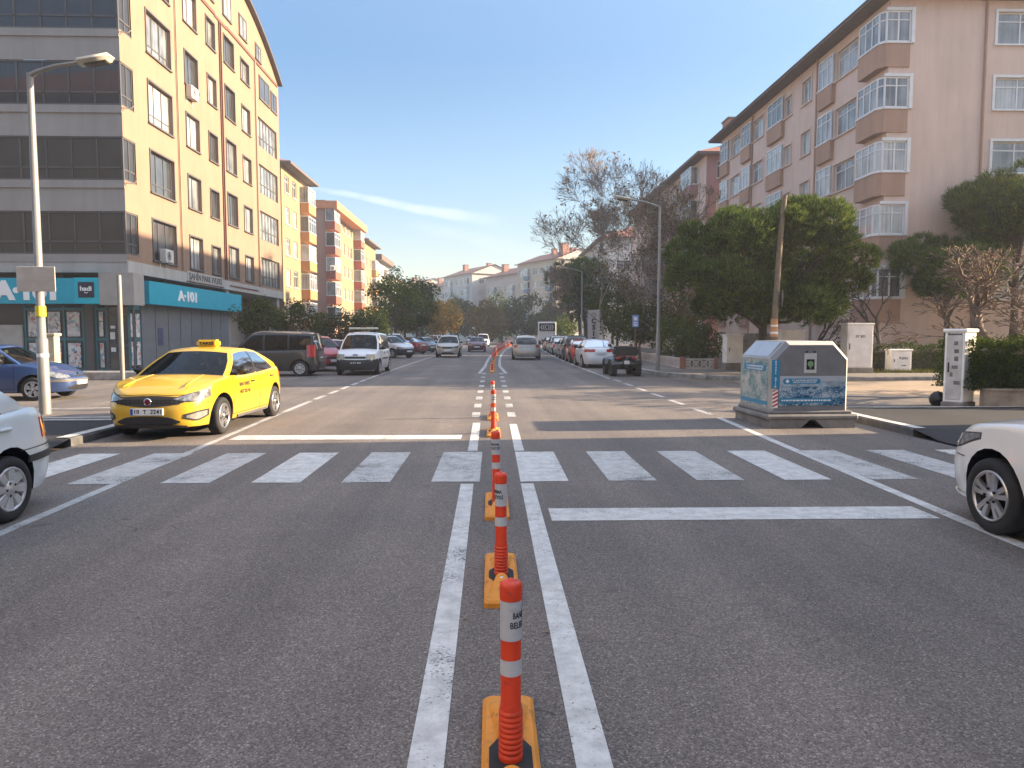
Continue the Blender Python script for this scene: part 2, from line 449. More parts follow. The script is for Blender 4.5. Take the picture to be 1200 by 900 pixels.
def make_wheel(root, x, y, r, w, style, sgn, rimmat):
    e = bpy.data.objects.new('wheel', None); col.objects.link(e); e.parent = root; e.location = (x, y, r); e.empty_display_size = .1
    rr = r*.68
    M = Matrix.Rotation(R(90), 4, 'X')   # lathe z -> -y
    t = MB(); h = w/2
    t.lathe([(rr, -h*.85), (rr+.02, -h), (r-.03, -h*.97), (r-.008, -h*.8), (r, -h*.55), (r, h*.55), (r-.008, h*.8), (r-.03, h*.97), (rr+.02, h), (rr, h*.85)], 36, 0, M)
    t.build('tyre', M_rubber, e)
    m = MB(); o = sgn
    # barrel + back disc (dark), outer face at y = o*h
    m.lathe([(rr, h*.9), (rr-.012, h*.86), (rr-.02, h*.5), (rr-.02, -h*.8)], 32, 0, M)
    if o > 0: M2 = Matrix.Rotation(R(-90), 4, 'X')
    else: M2 = M
    m.lathe([(rr, h*.80), (rr-.004, h*.97), (rr-.02, h*.97), (rr-.026, h*.8)], 36, 0, M2)
    m.lathe([(0.0001, h*.25), (rr-.02, h*.25)], 24, 1, M2)
    yo = o*h
    def spoke(a, w0, w1, r0, r1, y0=.86, y1=.93, tk=.03):
        c, s = math.cos(a), math.sin(a)
        vs = []
        for rad, ww, yy in ((r0, w0, y0), (r1, w1, y1)):
            for k, dy in ((-1, 0), (1, 0), (1, -tk), (-1, -tk)):
                kk = .7 if dy == 0 else 1
                vs.append((rad*c - k*kk*ww*s, o*(h*yy+dy), rad*s + k*kk*ww*c))
        m.add(vs, [(0,1,5,4), (1,2,6,5), (3,0,4,7), (2,3,7,6), (4,5,6,7)], 0)
    if style == 'multi':       # five pairs of spokes
        for k in range(5):
            for q in (-.20, .20): spoke(2*math.pi*k/5+.3+q, .026, .03, rr*.16, rr*.97)
    elif style == 'five':
        for k in range(5): spoke(2*math.pi*k/5+.3, .045, .05, rr*.12, rr*.97)
    elif style == 'cover':     # wheel cover: eight broad blades, slots between
        m.lathe([(.0001, h*.97), (rr*.34, h*.95), (rr*.42, h*.84)], 28, 0, M2)
        for k in range(8): spoke(2*math.pi*k/8+.1, .032, .062, rr*.3, rr*.98, .88, .94)
    else:
        for k in range(10): spoke(2*math.pi*k/10, .016, .022, rr*.1, rr*.97)
    m.lathe([(.0001, h*.98), (rr*.13, h*.98), (rr*.2, h*.86), (rr*.2, h*.4)], 18, 0, M2)
    for k in range(5):
        a = 2*math.pi*k/5
        m.lathe([(.0001, h*.99), (.012, h*.99), (.012, h*.6)], 8, 1, M2 @ Matrix.Translation((rr*.3*math.cos(a), rr*.3*math.sin(a), 0)) if False else Matrix.Translation((rr*.29*math.cos(a), 0, rr*.29*math.sin(a))) @ M2)
    m.build('rim', [rimmat, M_gap if style != 'cover' else M_black], e)
    return e

def make_car(kind, name, label, cat, loc, heading, paint, group=None, detail=1, wheel='five', rim=None, glass=None,
             light='sweep', plate=None, dark_bumper=False, over=None, tail=None, rails=False, roofmat=None):
    p = dict(KINDS[kind])
    if over: p.update(over)
    c = Car(p); L, W, sill, wr = p['L'], p['W'], p['sill'], p['wr']
    root = thing(name, label, cat, loc, R(heading), group)
    xf = L/2 - p['fo']; xr = xf - p['wb']; Ra = wr + .082
    # --- stations along the outline
    st = []
    dcorner = c.dx(L/2-.30); rcorner = c.dx(-L/2+.25)
    k = int(dcorner/.09)
    st += [dcorner*i/k for i in range(k)]
    xs = set()
    for xw in (xf, xr):
        for a in range(-90, 91, 15 if detail else 22): xs.add(round(xw + Ra*math.sin(R(a)), 4))
        xs.add(xw+Ra+.012); xs.add(xw-Ra-.012)
    x = L/2-.30
    while x > -L/2+.25:
        if min(abs(x-q) for q in xs) > .05: xs.add(x)
        x -= .14
    for x in sorted(xs, reverse=True):
        if -L/2+.25 <= x <= L/2-.30: st.append(c.dx(x))
    k = int((c.D-rcorner)/.09)
    st += [rcorner + (c.D-rcorner)*i/k for i in range(k+1)]
    st.sort()
    vs_ = [0, .08, .2, .34, .48, .62, .76, .88, .955, 1.0]
    def zb(x):
        for xw in (xf, xr):
            if abs(x-xw) <= Ra+1e-4: return max(sill, wr + math.sqrt(max(0, Ra*Ra-(x-xw)**2)))
        return sill
    b = MB()
    edge = {}
    for sg in (1, -1):
        g = []
        for d in st:
            x, y = c.at(d); z0, z1 = zb(x), c.zt(x); row = []
            for v in vs_:
                z = lerp(z0, z1, v); q = c.P(d, z, sg)
                if v == 1.0: q.y *= .955; q.x *= .997
                elif v == .955: q.y *= .985
                row.append(q)
            g.append(row)
        lowm = (lambda i, j: 1 if (dark_bumper and g[i][j].z < .62 and (abs(g[i][j].x) > L/2-.55)) else 0)
        b.grid(g, 0, True, lowm)
        edge[sg] = [r[-1] for r in g]
        # wheel-arch lining and lower return
        b.grid([[r[0], V((r[0].x, r[0].y - sg*min(.24, abs(r[0].y)*.5), r[0].z))] for r in g], 1, False)
    # --- top surface (bonnet, boot lid); the cabin part is interior
    g = []
    ks = [1, .8, .6, .4, .2, 0, -.2, -.4, -.6, -.8, -1]
    for i, d in enumerate(st):
        a, e = edge[1][i], edge[-1][i]
        r = []
        for k in ks:
            q = a.lerp(e, (1-k)/2); cr = pw(p['crown'], a.x); q.z += cr*(1-k*k) * (1 if abs(a.y) > W*.3 else (abs(a.y)/(W*.3))**.5)
            r.append(q)
        g.append(r)
    b.grid(g, 0, True, lambda i, j: 2 if p['rwb']+.08 < (g[i][j].x+g[i+1][j].x)/2 < p['wsb']-.1 else 0)
    # --- greenhouse
    def XF(t): return lerp(p['wsb'], p['wst'], t)
    def XR(t): return lerp(p['rwb'], p['rwt'], t)
    def YH(t): return lerp(p['gw'], p['rw'], t) + .035*math.sin(math.pi*t) - (.03*(t-.85)/.15 if t > .85 else 0)
    def zr(x): return sm(p['roof'], x)
    def YL(x, t): return min(YH(t), c.at(c.dx(x))[1]*c.bulge(c.zt(x))*.955-.008 + t*.02)
    def S(x, t, sg): return V((x, sg*YL(x, t), lerp(c.zt(x)-.012, zr(x), t)))
    ap, cp, hw = p['ap'], p['cp'], .035
    def cols(t):
        e = [XR(t), XR(t)+lerp(cp, cp*.45, t)]
        for pb in sorted(p['pil']): e += [pb-hw, pb+hw]
        return e + [XF(t)-lerp(ap*1.3, ap, t), XF(t)]
    ncol = len(cols(0))-1
    ts = [0, .05, .28, .5, .72, .89, .95, 1]
    roofM = 3
    gm = M_carglass if glass is None else glass
    for sg in (1, -1):
        for ci in range(ncol):
            nsub = 4
            g = []
            for i in range(nsub+1):
                r = []
                for t in ts:
                    e = cols(t); r.append(S(lerp(e[ci], e[ci+1], i/nsub), t, sg))
                g.append(r)
            isglass = ci % 2 == 1
            pillar = 0 if ci in (0, ncol-1) else 1
            b.grid(g, 0, True, lambda i, j: (None if isglass and 1 <= j <= 4 else (pillar if 1 <= j <= 4 else (1 if isglass and j in (0,) else 0))))
            if isglass:
                w = MB(); w.grid([r[1:6] for r in g], 0, True); w.build('side_window', gm, root)
    def WS(bb, t, front=True):
        x0 = XF(t) if front else XR(t)
        if front: x = x0 + lerp(.17, .06, t)*(1-bb*bb)
        else: x = x0 - lerp(.10, .04, t)*(1-bb*bb)
        y = bb*YL(x0, t)
        zb_ = c.zt(x0) - .012 + (1-bb*bb)*pw(p['crown'], x0)*.9
        z = lerp(zb_, zr(x0) + p['rc']*(1-bb*bb)**1 * .75, t)
        return V((x, y, z))
    for front in (True, False):
        bs = [-1, -.92, -.7, -.45, -.2, 0, .2, .45, .7, .92, 1]; tt = [0, .04, .3, .6, .93, 1]
        if not front and kind != 'sedan': tt = [0, .12, .3, .6, .86, 1]
        g = [[WS(bb, t, front) for t in tt] for bb in bs]
        b.grid(g, 0, True, lambda i, j: None if (1 <= i <= 8 and 1 <= j <= 3) else (1 if 1 <= i <= 8 and j == 0 else 0))
        w = MB(); w.grid([r[1:5] for r in g[1:10]], 0, True)
        w.build('windshield' if front else 'rear_window', gm, root)
    bs = [-1, -.85, -.6, -.3, 0, .3, .6, .85, 1]; na = 12
    g = []
    for i in range(na+1):
        a = i/na; r = []
        for bb in bs:
            xe0, xe1 = WS(bb, 1, False).x, WS(bb, 1, True).x
            x = lerp(xe0, xe1, a); xz = lerp(p['rwt'], p['wst'], a)
            r.append(V((x, bb*YL(xz, 1), zr(xz) + p['rc']*.75*(1-bb*bb))))
        g.append(r)
    b.grid(g, 3, True)
    b.box(-L/2+.42, L/2-.48, -W/2+.30, W/2-.30, sill-.04, .6, 1)
    b.box(xr+Ra+.02, xf-Ra-.02, -W/2+.08, W/2-.08, sill-.02, sill+.2, 1)
    pm = paint
    b.build('body', [pm, M_black, M_inner, roofmat or pm], root)
    # --- interior
    zs = c.zt(0)
    for y in (-.36, .36):
        it = MB(); it.cbox(-.45, -.28, y-.24, y+.24, zs-.4, zs+.16, .05); it.cbox(-.42, -.32, y-.13, y+.13, zs+.155, zs+.36, .04); it.build('seat', M_seat, root)
    if p['rwb'] < -1.3:
        it = MB(); it.cbox(-1.32, -1.15, -.62, .62, zs-.4, zs+.12, .05)
        for y in (-.36, .36): it.cbox(-1.3, -1.2, y-.12, y+.12, zs+.11, zs+.28, .03)
        it.build('rear_bench', M_seat, root)
    it = MB(); it.cbox(.42, p['wsb']-.12, -.68, .68, zs-.3, zs+.03, .04); it.build('dashboard', M_inner, root)
    if detail:
        it = MB(); it.tube([(.36, .36+.17*math.cos(a*math.pi/8), zs+.02+.17*math.sin(a*math.pi/8)) for a in range(17)], .014, 6); it.build('steering_wheel', M_inner, root)
        it = MB(); it.cbox(.42, .46, -.1, .1, zs+.27, zs+.33, .01); it.build('rear_view_mirror', M_inner, root)
    # --- wheels
    for x in (xf, xr):
        for sg in (1, -1): make_wheel(root, x, sg*(W/2-.115), wr, .2, wheel, sg, rim or M_alloy)
    # --- lights
    hl = {'sweep': (.34, 1.02, [(0, .655), (.5, .63), (1, .70)], [(0, .665), (.35, .735), (.8, .80), (1, .775)]),
          'block': (.48, .86, .655, [(0, .87), (1, .86)]),
          'oval': (.40, 1.0, [(0, .58), (.5, .565), (1, .66)], [(0, .64), (.5, .73), (.85, .76), (1, .72)]),
          'suv': (.40, .95, .72, [(0, .80), (1, .87)]),
          'long': (.42, 1.36, [(0, .65), (.5, .67), (1, .80)], [(0, .70), (.45, .785), (1, .835)]),
          'deep': (.40, 1.06, [(0, .665), (.45, .63), (1, .70)], [(0, .675), (.35, .745), (.8, .80), (1, .785)])}[light]
    lensm = M_lens_old if light == 'block' else M_lens
    for sg in (1, -1):
        m = MB(); patch(m, c, hl[0], hl[1], hl[2], hl[3], sg, .008, 14, 4); m.build('headlight', lensm, root)
        if detail:
            m = MB(); patch(m, c, hl[0]-.012, hl[1]+.014, [(a, z-.012) for a, z in hl[2]] if isinstance(hl[2], list) else hl[2]-.012,
                            [(a, z+.012) for a, z in hl[3]], sg, .004, 14, 3); m.build('headlight_surround', M_black, root)
    zd = c.zt(-L/2+.1)
    tl = tail or {'sedan': (.42, 1.02, zd-.27, zd-.05), 'hatch': (.58, .95, .62, .90), 'suv': (.5, 1.0, .86, 1.02), 'van': (.74, .96, .70, 1.2)}[kind]
    for sg in (1, -1):
        m = MB(); patch(m, c, c.D-tl[0], c.D-tl[1], tl[2], tl[3], sg, .008, 10, 4); m.build('taillight', M_red, root)
    m = MB(); m.cbox(-L/2-.012+.05*(kind != 'sedan'), -L/2+.1, -.26, .26, (.78 if kind == 'sedan' else .72)-.055, (.78 if kind == 'sedan' else .72)+.055, .004)
    rp = m.build('license_plate', M_plate, root)
    # --- front openings and plate
    m = MB()
    if light == 'block': patch(m, c, -.44, .44, .70, .79, 1, .006, 14, 2)
    elif light == 'suv': patch(m, c, -.38, .38, .66, .80, 1, .006, 14, 2)
    elif light == 'oval': patch(m, c, -.34, .34, .585, .63, 1, .006, 14, 2)
    elif light == 'deep': patch(m, c, -.66, .66, [(0, .66), (.12, .60), (.5, .545), (.88, .60), (1, .66)], [(0, .675), (.2, .705), (.5, .715), (.8, .705), (1, .675)], 1, .006, 24, 3)
    else: patch(m, c, -.62, .62, [(0, .655), (.12, .60), (.5, .565), (.88, .60), (1, .655)], [(0, .665), (.2, .685), (.5, .69), (.8, .685), (1, .665)], 1, .006, 24, 3)
    m.build('grille', M_black, root)
    m = MB(); patch(m, c, -.52, .52, [(0, .30), (.15, .26), (.85, .26), (1, .30)], [(0, .32), (.2, .39), (.8, .39), (1, .32)], 1, .005, 16, 2); m.build('lower_intake', M_black, root)
    zp = {'sweep': .505, 'long': .505, 'deep': .475, 'block': .52, 'suv': .52, 'oval': .44}[light]
    m = MB(); nose = c.P(0, zp).x
    m.cbox(nose-.02, nose+.018, -.26, .26, zp-.055, zp+.055, .004)
    pl = m.build('license_plate', M_plate if not (plate and plate[1]) else M_black, root)
    if plate:
        t = MB(); put_text(t, plate[0], .088, (nose+.0185, .022, zp), (0, 1, 0), None, 0, .002, .002, fit=.42, space=1.1)
        if not plate[1]: t.box(nose+.0185, nose+.0205, -.255, -.215, zp-.05, zp+.05, 1)
        t.build('lettering', [M_white if plate[1] else M_ink, M_plateblue], pl)
    # --- mirrors, handles, seams
    for sg in (1, -1):
        m = MB(); x = p['wsb']-.42; z = c.zt(x)+.09; y = W/2*.93
        m.cbox(x-.05, x+.06, sg*y if sg > 0 else -y-.21, y+.21 if sg > 0 else sg*y, z-.075, z+.075, .045, 0, smooth=True, seg=3)
        m.tube([(x, sg*(y-.1), z-.07), (x, sg*(y+.04), z-.03)], .03, 8, 0)
        m.build('mirror', M_black, root)
    if detail:
        m = MB()
        doors = [p['wsb']-.12] + [q for q in sorted(p['pil'], reverse=True)][:1] + [xr+Ra*.75]
        for sg in (1, -1):
            for x in doors:
                d = c.dx(x); z0 = .30 if x > xr+Ra else wr+Ra*.85
                patch(m, c, d-.005, d+.005, z0, c.zt(x)-.03, sg, .0025, 1, 10, 0, .004)
            d0, d1 = c.dx(doors[0]), c.dx(doors[-1])
            patch(m, c, d0, d1, .295, .305, sg, .0025, 16, 1, 0, .004)
            # bumper seams
            for x, z in ((xf+Ra+.02, .60), ): patch(m, c, c.dx(x)-.2, c.dx(x), z-.004, z+.004, sg, .0025, 5, 1, 0, .004)
        zf = c.zt(c.at(.5)[0])
        patch(m, c, -.72, .72, [(0, zf-.035), (.5, zf-.052), (1, zf-.035)], [(0, zf-.029), (.5, zf-.046), (1, zf-.029)], 1, .0025, 20, 1, 0, .004)
        m.build('shut_line', M_gap, root)
        for sg in (1, -1):
            for x in doors[:2]:
                h = MB(); xx = x - (.92 if x == doors[0] else .72) ; q = c.P(c.dx(xx), c.zt(xx)-.13, sg, .012)
                h.cbox(q.x-.085, q.x+.085, q.y-.014, q.y+.016, q.z-.014, q.z+.014, .008)
                h.build('door_handle', pm if detail > 1 else M_black, root)
    if rails:
        for sg in (1, -1):
            m = MB(); pts = []
            for i in range(9):
                x = lerp(p['rwt']+.1, p['wst']-.1, i/8); pts.append((x, sg*(p['rw']-.04), zr(x)+(.05 if 0 < i < 8 else 0)))
            m.tube(pts, .018, 6); m.build('roof_rail', M_alloy, root)
    root['_c'] = 0
    del root['_c']
    return root, c
# ------------------------------------------------------------------ camera, sky, sun
F_PX = 832.0; CAM_H = 1.7; PITCH = math.atan(58/832); YAW = math.atan(24/832)
cam = bpy.data.cameras.new('camera'); cam.sensor_width = 36; cam.lens = F_PX/1200*36; cam.clip_end = 3000; cam.clip_start = .05
co = bpy.data.objects.new('camera', cam); col.objects.link(co); scene.camera = co
co.location = (0, 0, CAM_H); co.rotation_euler = (R(90)-PITCH, 0, -YAW)
SUN_EL, SUN_AZ = 19.0, 5.0          # azimuth from +X towards +Y
sd = V((math.cos(R(SUN_EL))*math.cos(R(SUN_AZ)), math.cos(R(SUN_EL))*math.sin(R(SUN_AZ)), math.sin(R(SUN_EL))))
sun = bpy.data.lights.new('sun', 'SUN'); sun.energy = 5.0; sun.angle = R(.55); sun.color = (1.0, .77, .52)
so = bpy.data.objects.new('sun', sun); col.objects.link(so); so.rotation_euler = sd.to_track_quat('Z', 'Y').to_euler(); so.location = (60, 0, 60)
w = bpy.data.worlds.new('World'); scene.world = w; w.use_nodes = True
nt = w.node_tree; bg = nt.nodes['Background']
sky = nt.nodes.new('ShaderNodeTexSky'); sky.sky_type = 'NISHITA'; sky.sun_disc = False
sky.sun_elevation = R(SUN_EL); sky.sun_rotation = R(90-SUN_AZ); sky.air_density = 1.0; sky.dust_density = 1.2; sky.ozone_density = 1.2
# a thin contrail and a few wisps, high in the sky: a band round a great circle
def sky_dir(px, py):
    F = V((math.sin(YAW)*math.cos(PITCH), math.cos(YAW)*math.cos(PITCH), -math.sin(PITCH)))
    Rt = V((math.cos(YAW), -math.sin(YAW), 0)); U = Rt.cross(F)
    return (F + Rt*((px-600)/F_PX) + U*((450-py)/F_PX)).normalized()
tc = nt.nodes.new('ShaderNodeTexCoord'); D = tc.outputs['Generated']
def dot(v):
    n = nt.nodes.new('ShaderNodeVectorMath'); n.operation = 'DOT_PRODUCT'; nt.links.new(D, n.inputs[0]); n.inputs[1].default_value = v; return n.outputs['Value']
def band(pa, pb, w0, w1, seed, amount):
    A, B = sky_dir(*pa), sky_dir(*pb); n = A.cross(B).normalized(); mid = ((A+B)/2).normalized(); al = n.cross(mid).normalized()
    half = (B-A).dot(al)/2
    s = mth(nt, 'DIVIDE', dot(tuple(al)), half)          # -1..1 along the trail
    s01 = mth(nt, 'MULTIPLY_ADD', s, .5, .5)
    wob = nd(nt, 'ShaderNodeTexNoise', Scale=14, Detail=5, Roughness=.6); nt.links.new(D, wob.inputs['Vector'])
    t = mth(nt, 'ADD', dot(tuple(n)), mth(nt, 'MULTIPLY', mth(nt, 'SUBTRACT', wob.outputs['Fac'], .5), w1*1.2))
    wd = mth(nt, 'MULTIPLY_ADD', s01, w1-w0, w0); wd = mth(nt, 'MAXIMUM', wd, w0*.6)
    q = mth(nt, 'DIVIDE', t, wd); g = mth(nt, 'SUBTRACT', 1, mth(nt, 'MULTIPLY', q, q)); g = mth(nt, 'MAXIMUM', g, 0)
    e = mth(nt, 'SUBTRACT', 1, mth(nt, 'POWER', mth(nt, 'ABSOLUTE', s), 4)); e = mth(nt, 'MAXIMUM', e, 0)
    fr = dot(tuple(mid)); fr = mth(nt, 'GREATER_THAN', fr, .5)
    nz = nd(nt, 'ShaderNodeTexNoise', Scale=30, Detail=6, Roughness=.65); nt.links.new(D, nz.inputs['Vector'])
    k = mth(nt, 'MULTIPLY_ADD', nz.outputs['Fac'], 1.3, -.15)
    return mth(nt, 'MULTIPLY', mth(nt, 'MULTIPLY', mth(nt, 'MULTIPLY', g, e), mth(nt, 'MULTIPLY', fr, k)), amount)
cl = mth(nt, 'ADD', band((345, 216), (590, 262), .003, .011, 1, .42), mth(nt, 'ADD', band((470, 258), (640, 300), .008, .014, 2, .12), band((-60, 60), (330, 190), .02, .05, 3, .05)))
cl = mth(nt, 'MINIMUM', cl, .8)
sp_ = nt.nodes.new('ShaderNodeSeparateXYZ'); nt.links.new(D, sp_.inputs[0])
elev = nd(nt, 'ShaderNodeMapRange', interpolation_type='SMOOTHSTEP'); nt.links.new(sp_.outputs['Z'], elev.inputs['Value'])   # sky boosted overhead to keep the shade lit, dimmed in the low band
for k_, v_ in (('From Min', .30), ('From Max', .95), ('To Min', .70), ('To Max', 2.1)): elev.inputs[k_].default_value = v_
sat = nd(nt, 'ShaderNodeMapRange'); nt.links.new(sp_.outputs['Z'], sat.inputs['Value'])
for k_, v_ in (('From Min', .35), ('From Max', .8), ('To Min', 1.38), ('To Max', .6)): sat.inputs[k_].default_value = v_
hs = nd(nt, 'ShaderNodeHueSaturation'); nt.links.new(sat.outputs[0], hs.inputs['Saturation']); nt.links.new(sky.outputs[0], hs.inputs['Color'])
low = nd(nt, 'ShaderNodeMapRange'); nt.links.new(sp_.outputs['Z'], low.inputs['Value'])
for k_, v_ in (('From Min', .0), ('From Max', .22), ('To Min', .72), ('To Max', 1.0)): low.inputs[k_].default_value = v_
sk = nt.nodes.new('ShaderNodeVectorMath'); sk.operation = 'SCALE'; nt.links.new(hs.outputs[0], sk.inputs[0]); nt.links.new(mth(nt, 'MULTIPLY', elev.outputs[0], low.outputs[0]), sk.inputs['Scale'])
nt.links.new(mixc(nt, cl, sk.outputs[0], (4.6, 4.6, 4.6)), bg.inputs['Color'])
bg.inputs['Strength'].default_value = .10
scene.view_settings.view_transform = 'Standard'; scene.view_settings.look = 'None'
scene.view_settings.exposure = 1.9; scene.view_settings.gamma = 1.0
scene.cycles.use_denoising = True; scene.cycles.max_bounces = 8; scene.cycles.transparent_max_bounces = 24
scene.cycles.sample_clamp_indirect = 6
scene.cycles.volume_bounces = 0

def cx(y):           # the road bends gently right beyond the junction
    return 0.0 if y < 32 else .00052*(y-32)**2

# ------------------------------------------------------------------ ground and road
M_asph = asphalt('asphalt', (.170, .152, .138))
M_asph_side = asphalt('asphalt_footway', (.036, .036, .038))
M_paint = roadpaint('road_paint', wear=.488)
M_paint_new = roadpaint('road_paint_fresh', (.62, .62, .60), wear=.452)
M_kerb = mat('kerb_concrete', (.27, .26, .25), .9, var=.35, scale=4, bump=.3)
M_kerbdark = mat('kerb_dark', (.10, .10, .10), .9, var=.4, scale=5, bump=.3)
M_soil = mat('soil', (.13, .115, .085), .95, var=.4, scale=2, bump=.5, bscale=30)
def pavers(name, c, sc=4.5):
    m, nt, b = newmat(name)
    t = ncoord(nt)
    br = nd(nt, 'ShaderNodeTexBrick', Scale=sc); nt.links.new(t, br.inputs['Vector'])
    br.inputs['Color1'].default_value = rgb(c); br.inputs['Color2'].default_value = rgb([x*.78 for x in c]); br.inputs['Mortar'].default_value = rgb([x*.4 for x in c])
    br.inputs['Mortar Size'].default_value = .03; br.inputs['Brick Width'].default_value = .9; br.inputs['Row Height'].default_value = .45
    g = noise_out(nt, .8, 6, .65, t)
    nt.links.new(mixc(nt, 1, br.outputs['Color'], ramp(nt, g, [(.3, (.75, .74, .72)), (.7, (1.15, 1.12, 1.1))]), 'MULTIPLY'), b.inputs['Base Color'])
    b.inputs['Roughness'].default_value = .9
    setbump(nt, b, br.outputs['Fac'], -.4, .01)
    return m
M_paver = pavers('paving_blocks', (.42, .33, .25), 3.4)
M_paver_grey = pavers('footway_blocks', (.24, .22, .20), 3.5)

g = MB(); g.quad((-800, -800, -.03), (800, -800, -.03), (800, 800, -.03), (-800, 800, -.03)); struct(g, 'ground', M_soil)
rows = [(-40, -6.4, 7.05), (13.3, -6.4, 7.05)]
g = MB()
g.quad((-6.4, -40, 0), (7.05, -40, 0), (7.05, 13.3, 0), (-6.4, 13.3, 0))
g.quad((-70, 13.3, 0), (7.05, 13.3, 0), (7.05, 15, 0), (-70, 15, 0))
g.quad((-70, 15, 0), (90, 15, 0), (90, 25.8, 0), (-70, 25.8, 0))
g.quad((-70, 25.8, 0), (7.6, 25.8, 0), (7.6, 27.6, 0), (-70, 27.6, 0))
ys = [27.6, 32, 40, 50, 60, 70, 80, 90, 100, 120, 140, 170, 200, 260]
for a, b in zip(ys, ys[1:]):
    g.quad((cx(a)-12.2, a, 0), (cx(a)+6.75, a, 0), (cx(b)+6.75, b, 0), (cx(b)-12.2, b, 0))
struct(g, 'road', M_asph)
# paved side street on the right
g = MB()
pv = [(9.3, 19.9), (10.6, 19.2), (14, 18.9), (90, 18.9), (90, 25.75), (8.8, 25.75), (8.7, 22.5)]
g.add([(x, y, .004) for x, y in pv], [list(range(len(pv)))]); struct(g, 'side_street', M_paver)
g = MB()
wl = [(9.15, 22.5), (9.2, 19.9), (10.5, 19.1), (14, 18.75), (30, 18.7)]
P2 = [V((a, b)) for a, b in wl]
for a, b in zip(P2, P2[1:]):
    n = (b-a).normalized(); n = V((-n.y, n.x))*.09
    g.quad((a.x-n.x, a.y-n.y, .008), (b.x-n.x, b.y-n.y, .008), (b.x+n.x, b.y+n.y, .008), (a.x+n.x, a.y+n.y, .008))
struct(g, 'road_marking', M_paint)

def slab(name, poly, h, m, z0=-.03):
    g = MB(); g.prism(poly, lambda p: (p[0], p[1], z0), lambda p: (p[0], p[1], h)); return struct(g, name, m)
def kerb(pts, w, h, m, paint=None, name='kerb'):
    """a row of kerb stones along pts, inner side to the left; optional painted top"""
    g = MB(); p2 = MB()
    pts = [V((a, b)) for a, b in pts]; nrm = []
    for i in range(len(pts)):
        d = (pts[min(i+1, len(pts)-1)]-pts[max(0, i-1)]).normalized(); nrm.append(V((-d.y, d.x)))
    for i in range(len(pts)-1):
        a, b, na, nb = pts[i], pts[i+1], nrm[i], nrm[i+1]
        L = (b-a).length; n = max(1, int(L/.8))
        for k in range(n):
            t0, t1 = k/n + .004/L, (k+1)/n - .004/L
            q0, q1 = a.lerp(b, t0), a.lerp(b, t1); m0, m1 = na.lerp(nb, t0), na.lerp(nb, t1)
            j = random.uniform(-.004, .004); c = .02
            O = [q0, q1, q1+m1*w, q0+m0*w]; I = [q0+m0*c, q1+m1*c, q1+m1*w, q0+m0*w]
            vs = [(p.x, p.y, -.03) for p in O] + [(p.x, p.y, h-c+j) for p in O] + [(p.x, p.y, h+j) for p in I]
            g.add(vs, [(0,1,5,4),(1,2,6,5),(2,3,7,6),(3,0,4,7),(4,5,9,8),(8,9,10,11),(5,6,10,9),(7,4,8,11)])
        if paint:
            q0, q1 = a, b
            for (s, e) in ((.03, w),):
                p2.quad((q0.x+na.x*s, q0.y+na.y*s, h+.009), (q1.x+nb.x*s, q1.y+nb.y*s, h+.009), (q1.x+nb.x*e, q1.y+nb.y*e, h+.009), (q0.x+na.x*e, q0.y+na.y*e, h+.009))
    o = struct(g, name, m)
    if paint: struct(p2, 'kerb_marking', paint)
    return o
# near-right footway (dark asphalt), dropped at the crossing
slab('footway', [(7.27, 11.6), (13.8, 11.6), (60, 11.6), (60, 14.98), (7.27, 14.98)], .125, M_asph_side)
slab('footway', [(7.27, -40), (60, -40), (60, 7.4), (7.27, 7.4)], .125, M_asph_side)
g = MB()   # the ramp of the dropped kerb
xr_ = [7.06, 7.6, 60]
g.grid([[(x, 7.4, .125 if x > 7.2 else .12), (x, 8.2, .125 if x > 8 else .022), (x, 10.9, .125 if x > 8 else .022), (x, 11.6, .125 if x > 7.2 else .12)] for x in (7.06, 7.27, 8.3, 60)], 0, False)
struct(g, 'ramp', M_asph_side)
kerb([(7.05, 15.0), (7.05, 11.6)], .22, .13, M_kerbdark, M_paint_new)
kerb([(60, 15.1), (7.27, 15.1)], .12, .13, M_kerbdark, M_paint_new)
kerb([(7.05, 7.4), (7.05, -40)], .22, .13, M_kerbdark, M_paint_new)
# near-left footway
slab('footway', [(-60, 10.9), (-6.62, 10.9), (-6.62, 13.1), (-60, 13.1)], .125, M_asph_side)
slab('footway', [(-60, -40), (-6.62, -40), (-6.62, 7.4), (-60, 7.4)], .125, M_asph_side)
g = MB()
g.grid([[(x, 7.4, .125 if x < -6.5 else .12), (x, 8.2, .125 if x < -7 else .022), (x, 10.3, .125 if x < -7 else .022), (x, 10.9, .125 if x < -6.5 else .12)] for x in (-60, -7.6, -6.62, -6.41)], 0, False)
struct(g, 'ramp', M_asph_side)
kerb([(-6.4, 10.9), (-6.4, 13.3)], .22, .13, M_kerbdark, M_paint_new)
kerb([(-6.62, 13.25), (-60, 13.25)], .14, .13, M_kerbdark, M_paint_new)
kerb([(-6.4, -40), (-6.4, 7.4)], .22, .13, M_kerbdark, None)
g = MB(); 
for a, b in (((-10.2, 14.6), (-6.9, 14.9)), ((-11.5, 16.2), (-7.6, 16.9))):
    a, b = V(a), V(b); n = (b-a).normalized(); n = V((-n.y, n.x))*.07
    g.quad((a.x-n.x, a.y-n.y, .004), (b.x-n.x, b.y-n.y, .004), (b.x+n.x, b.y+n.y, .004), (a.x+n.x, a.y+n.y, .004))
struct(g, 'road_marking', M_paint)
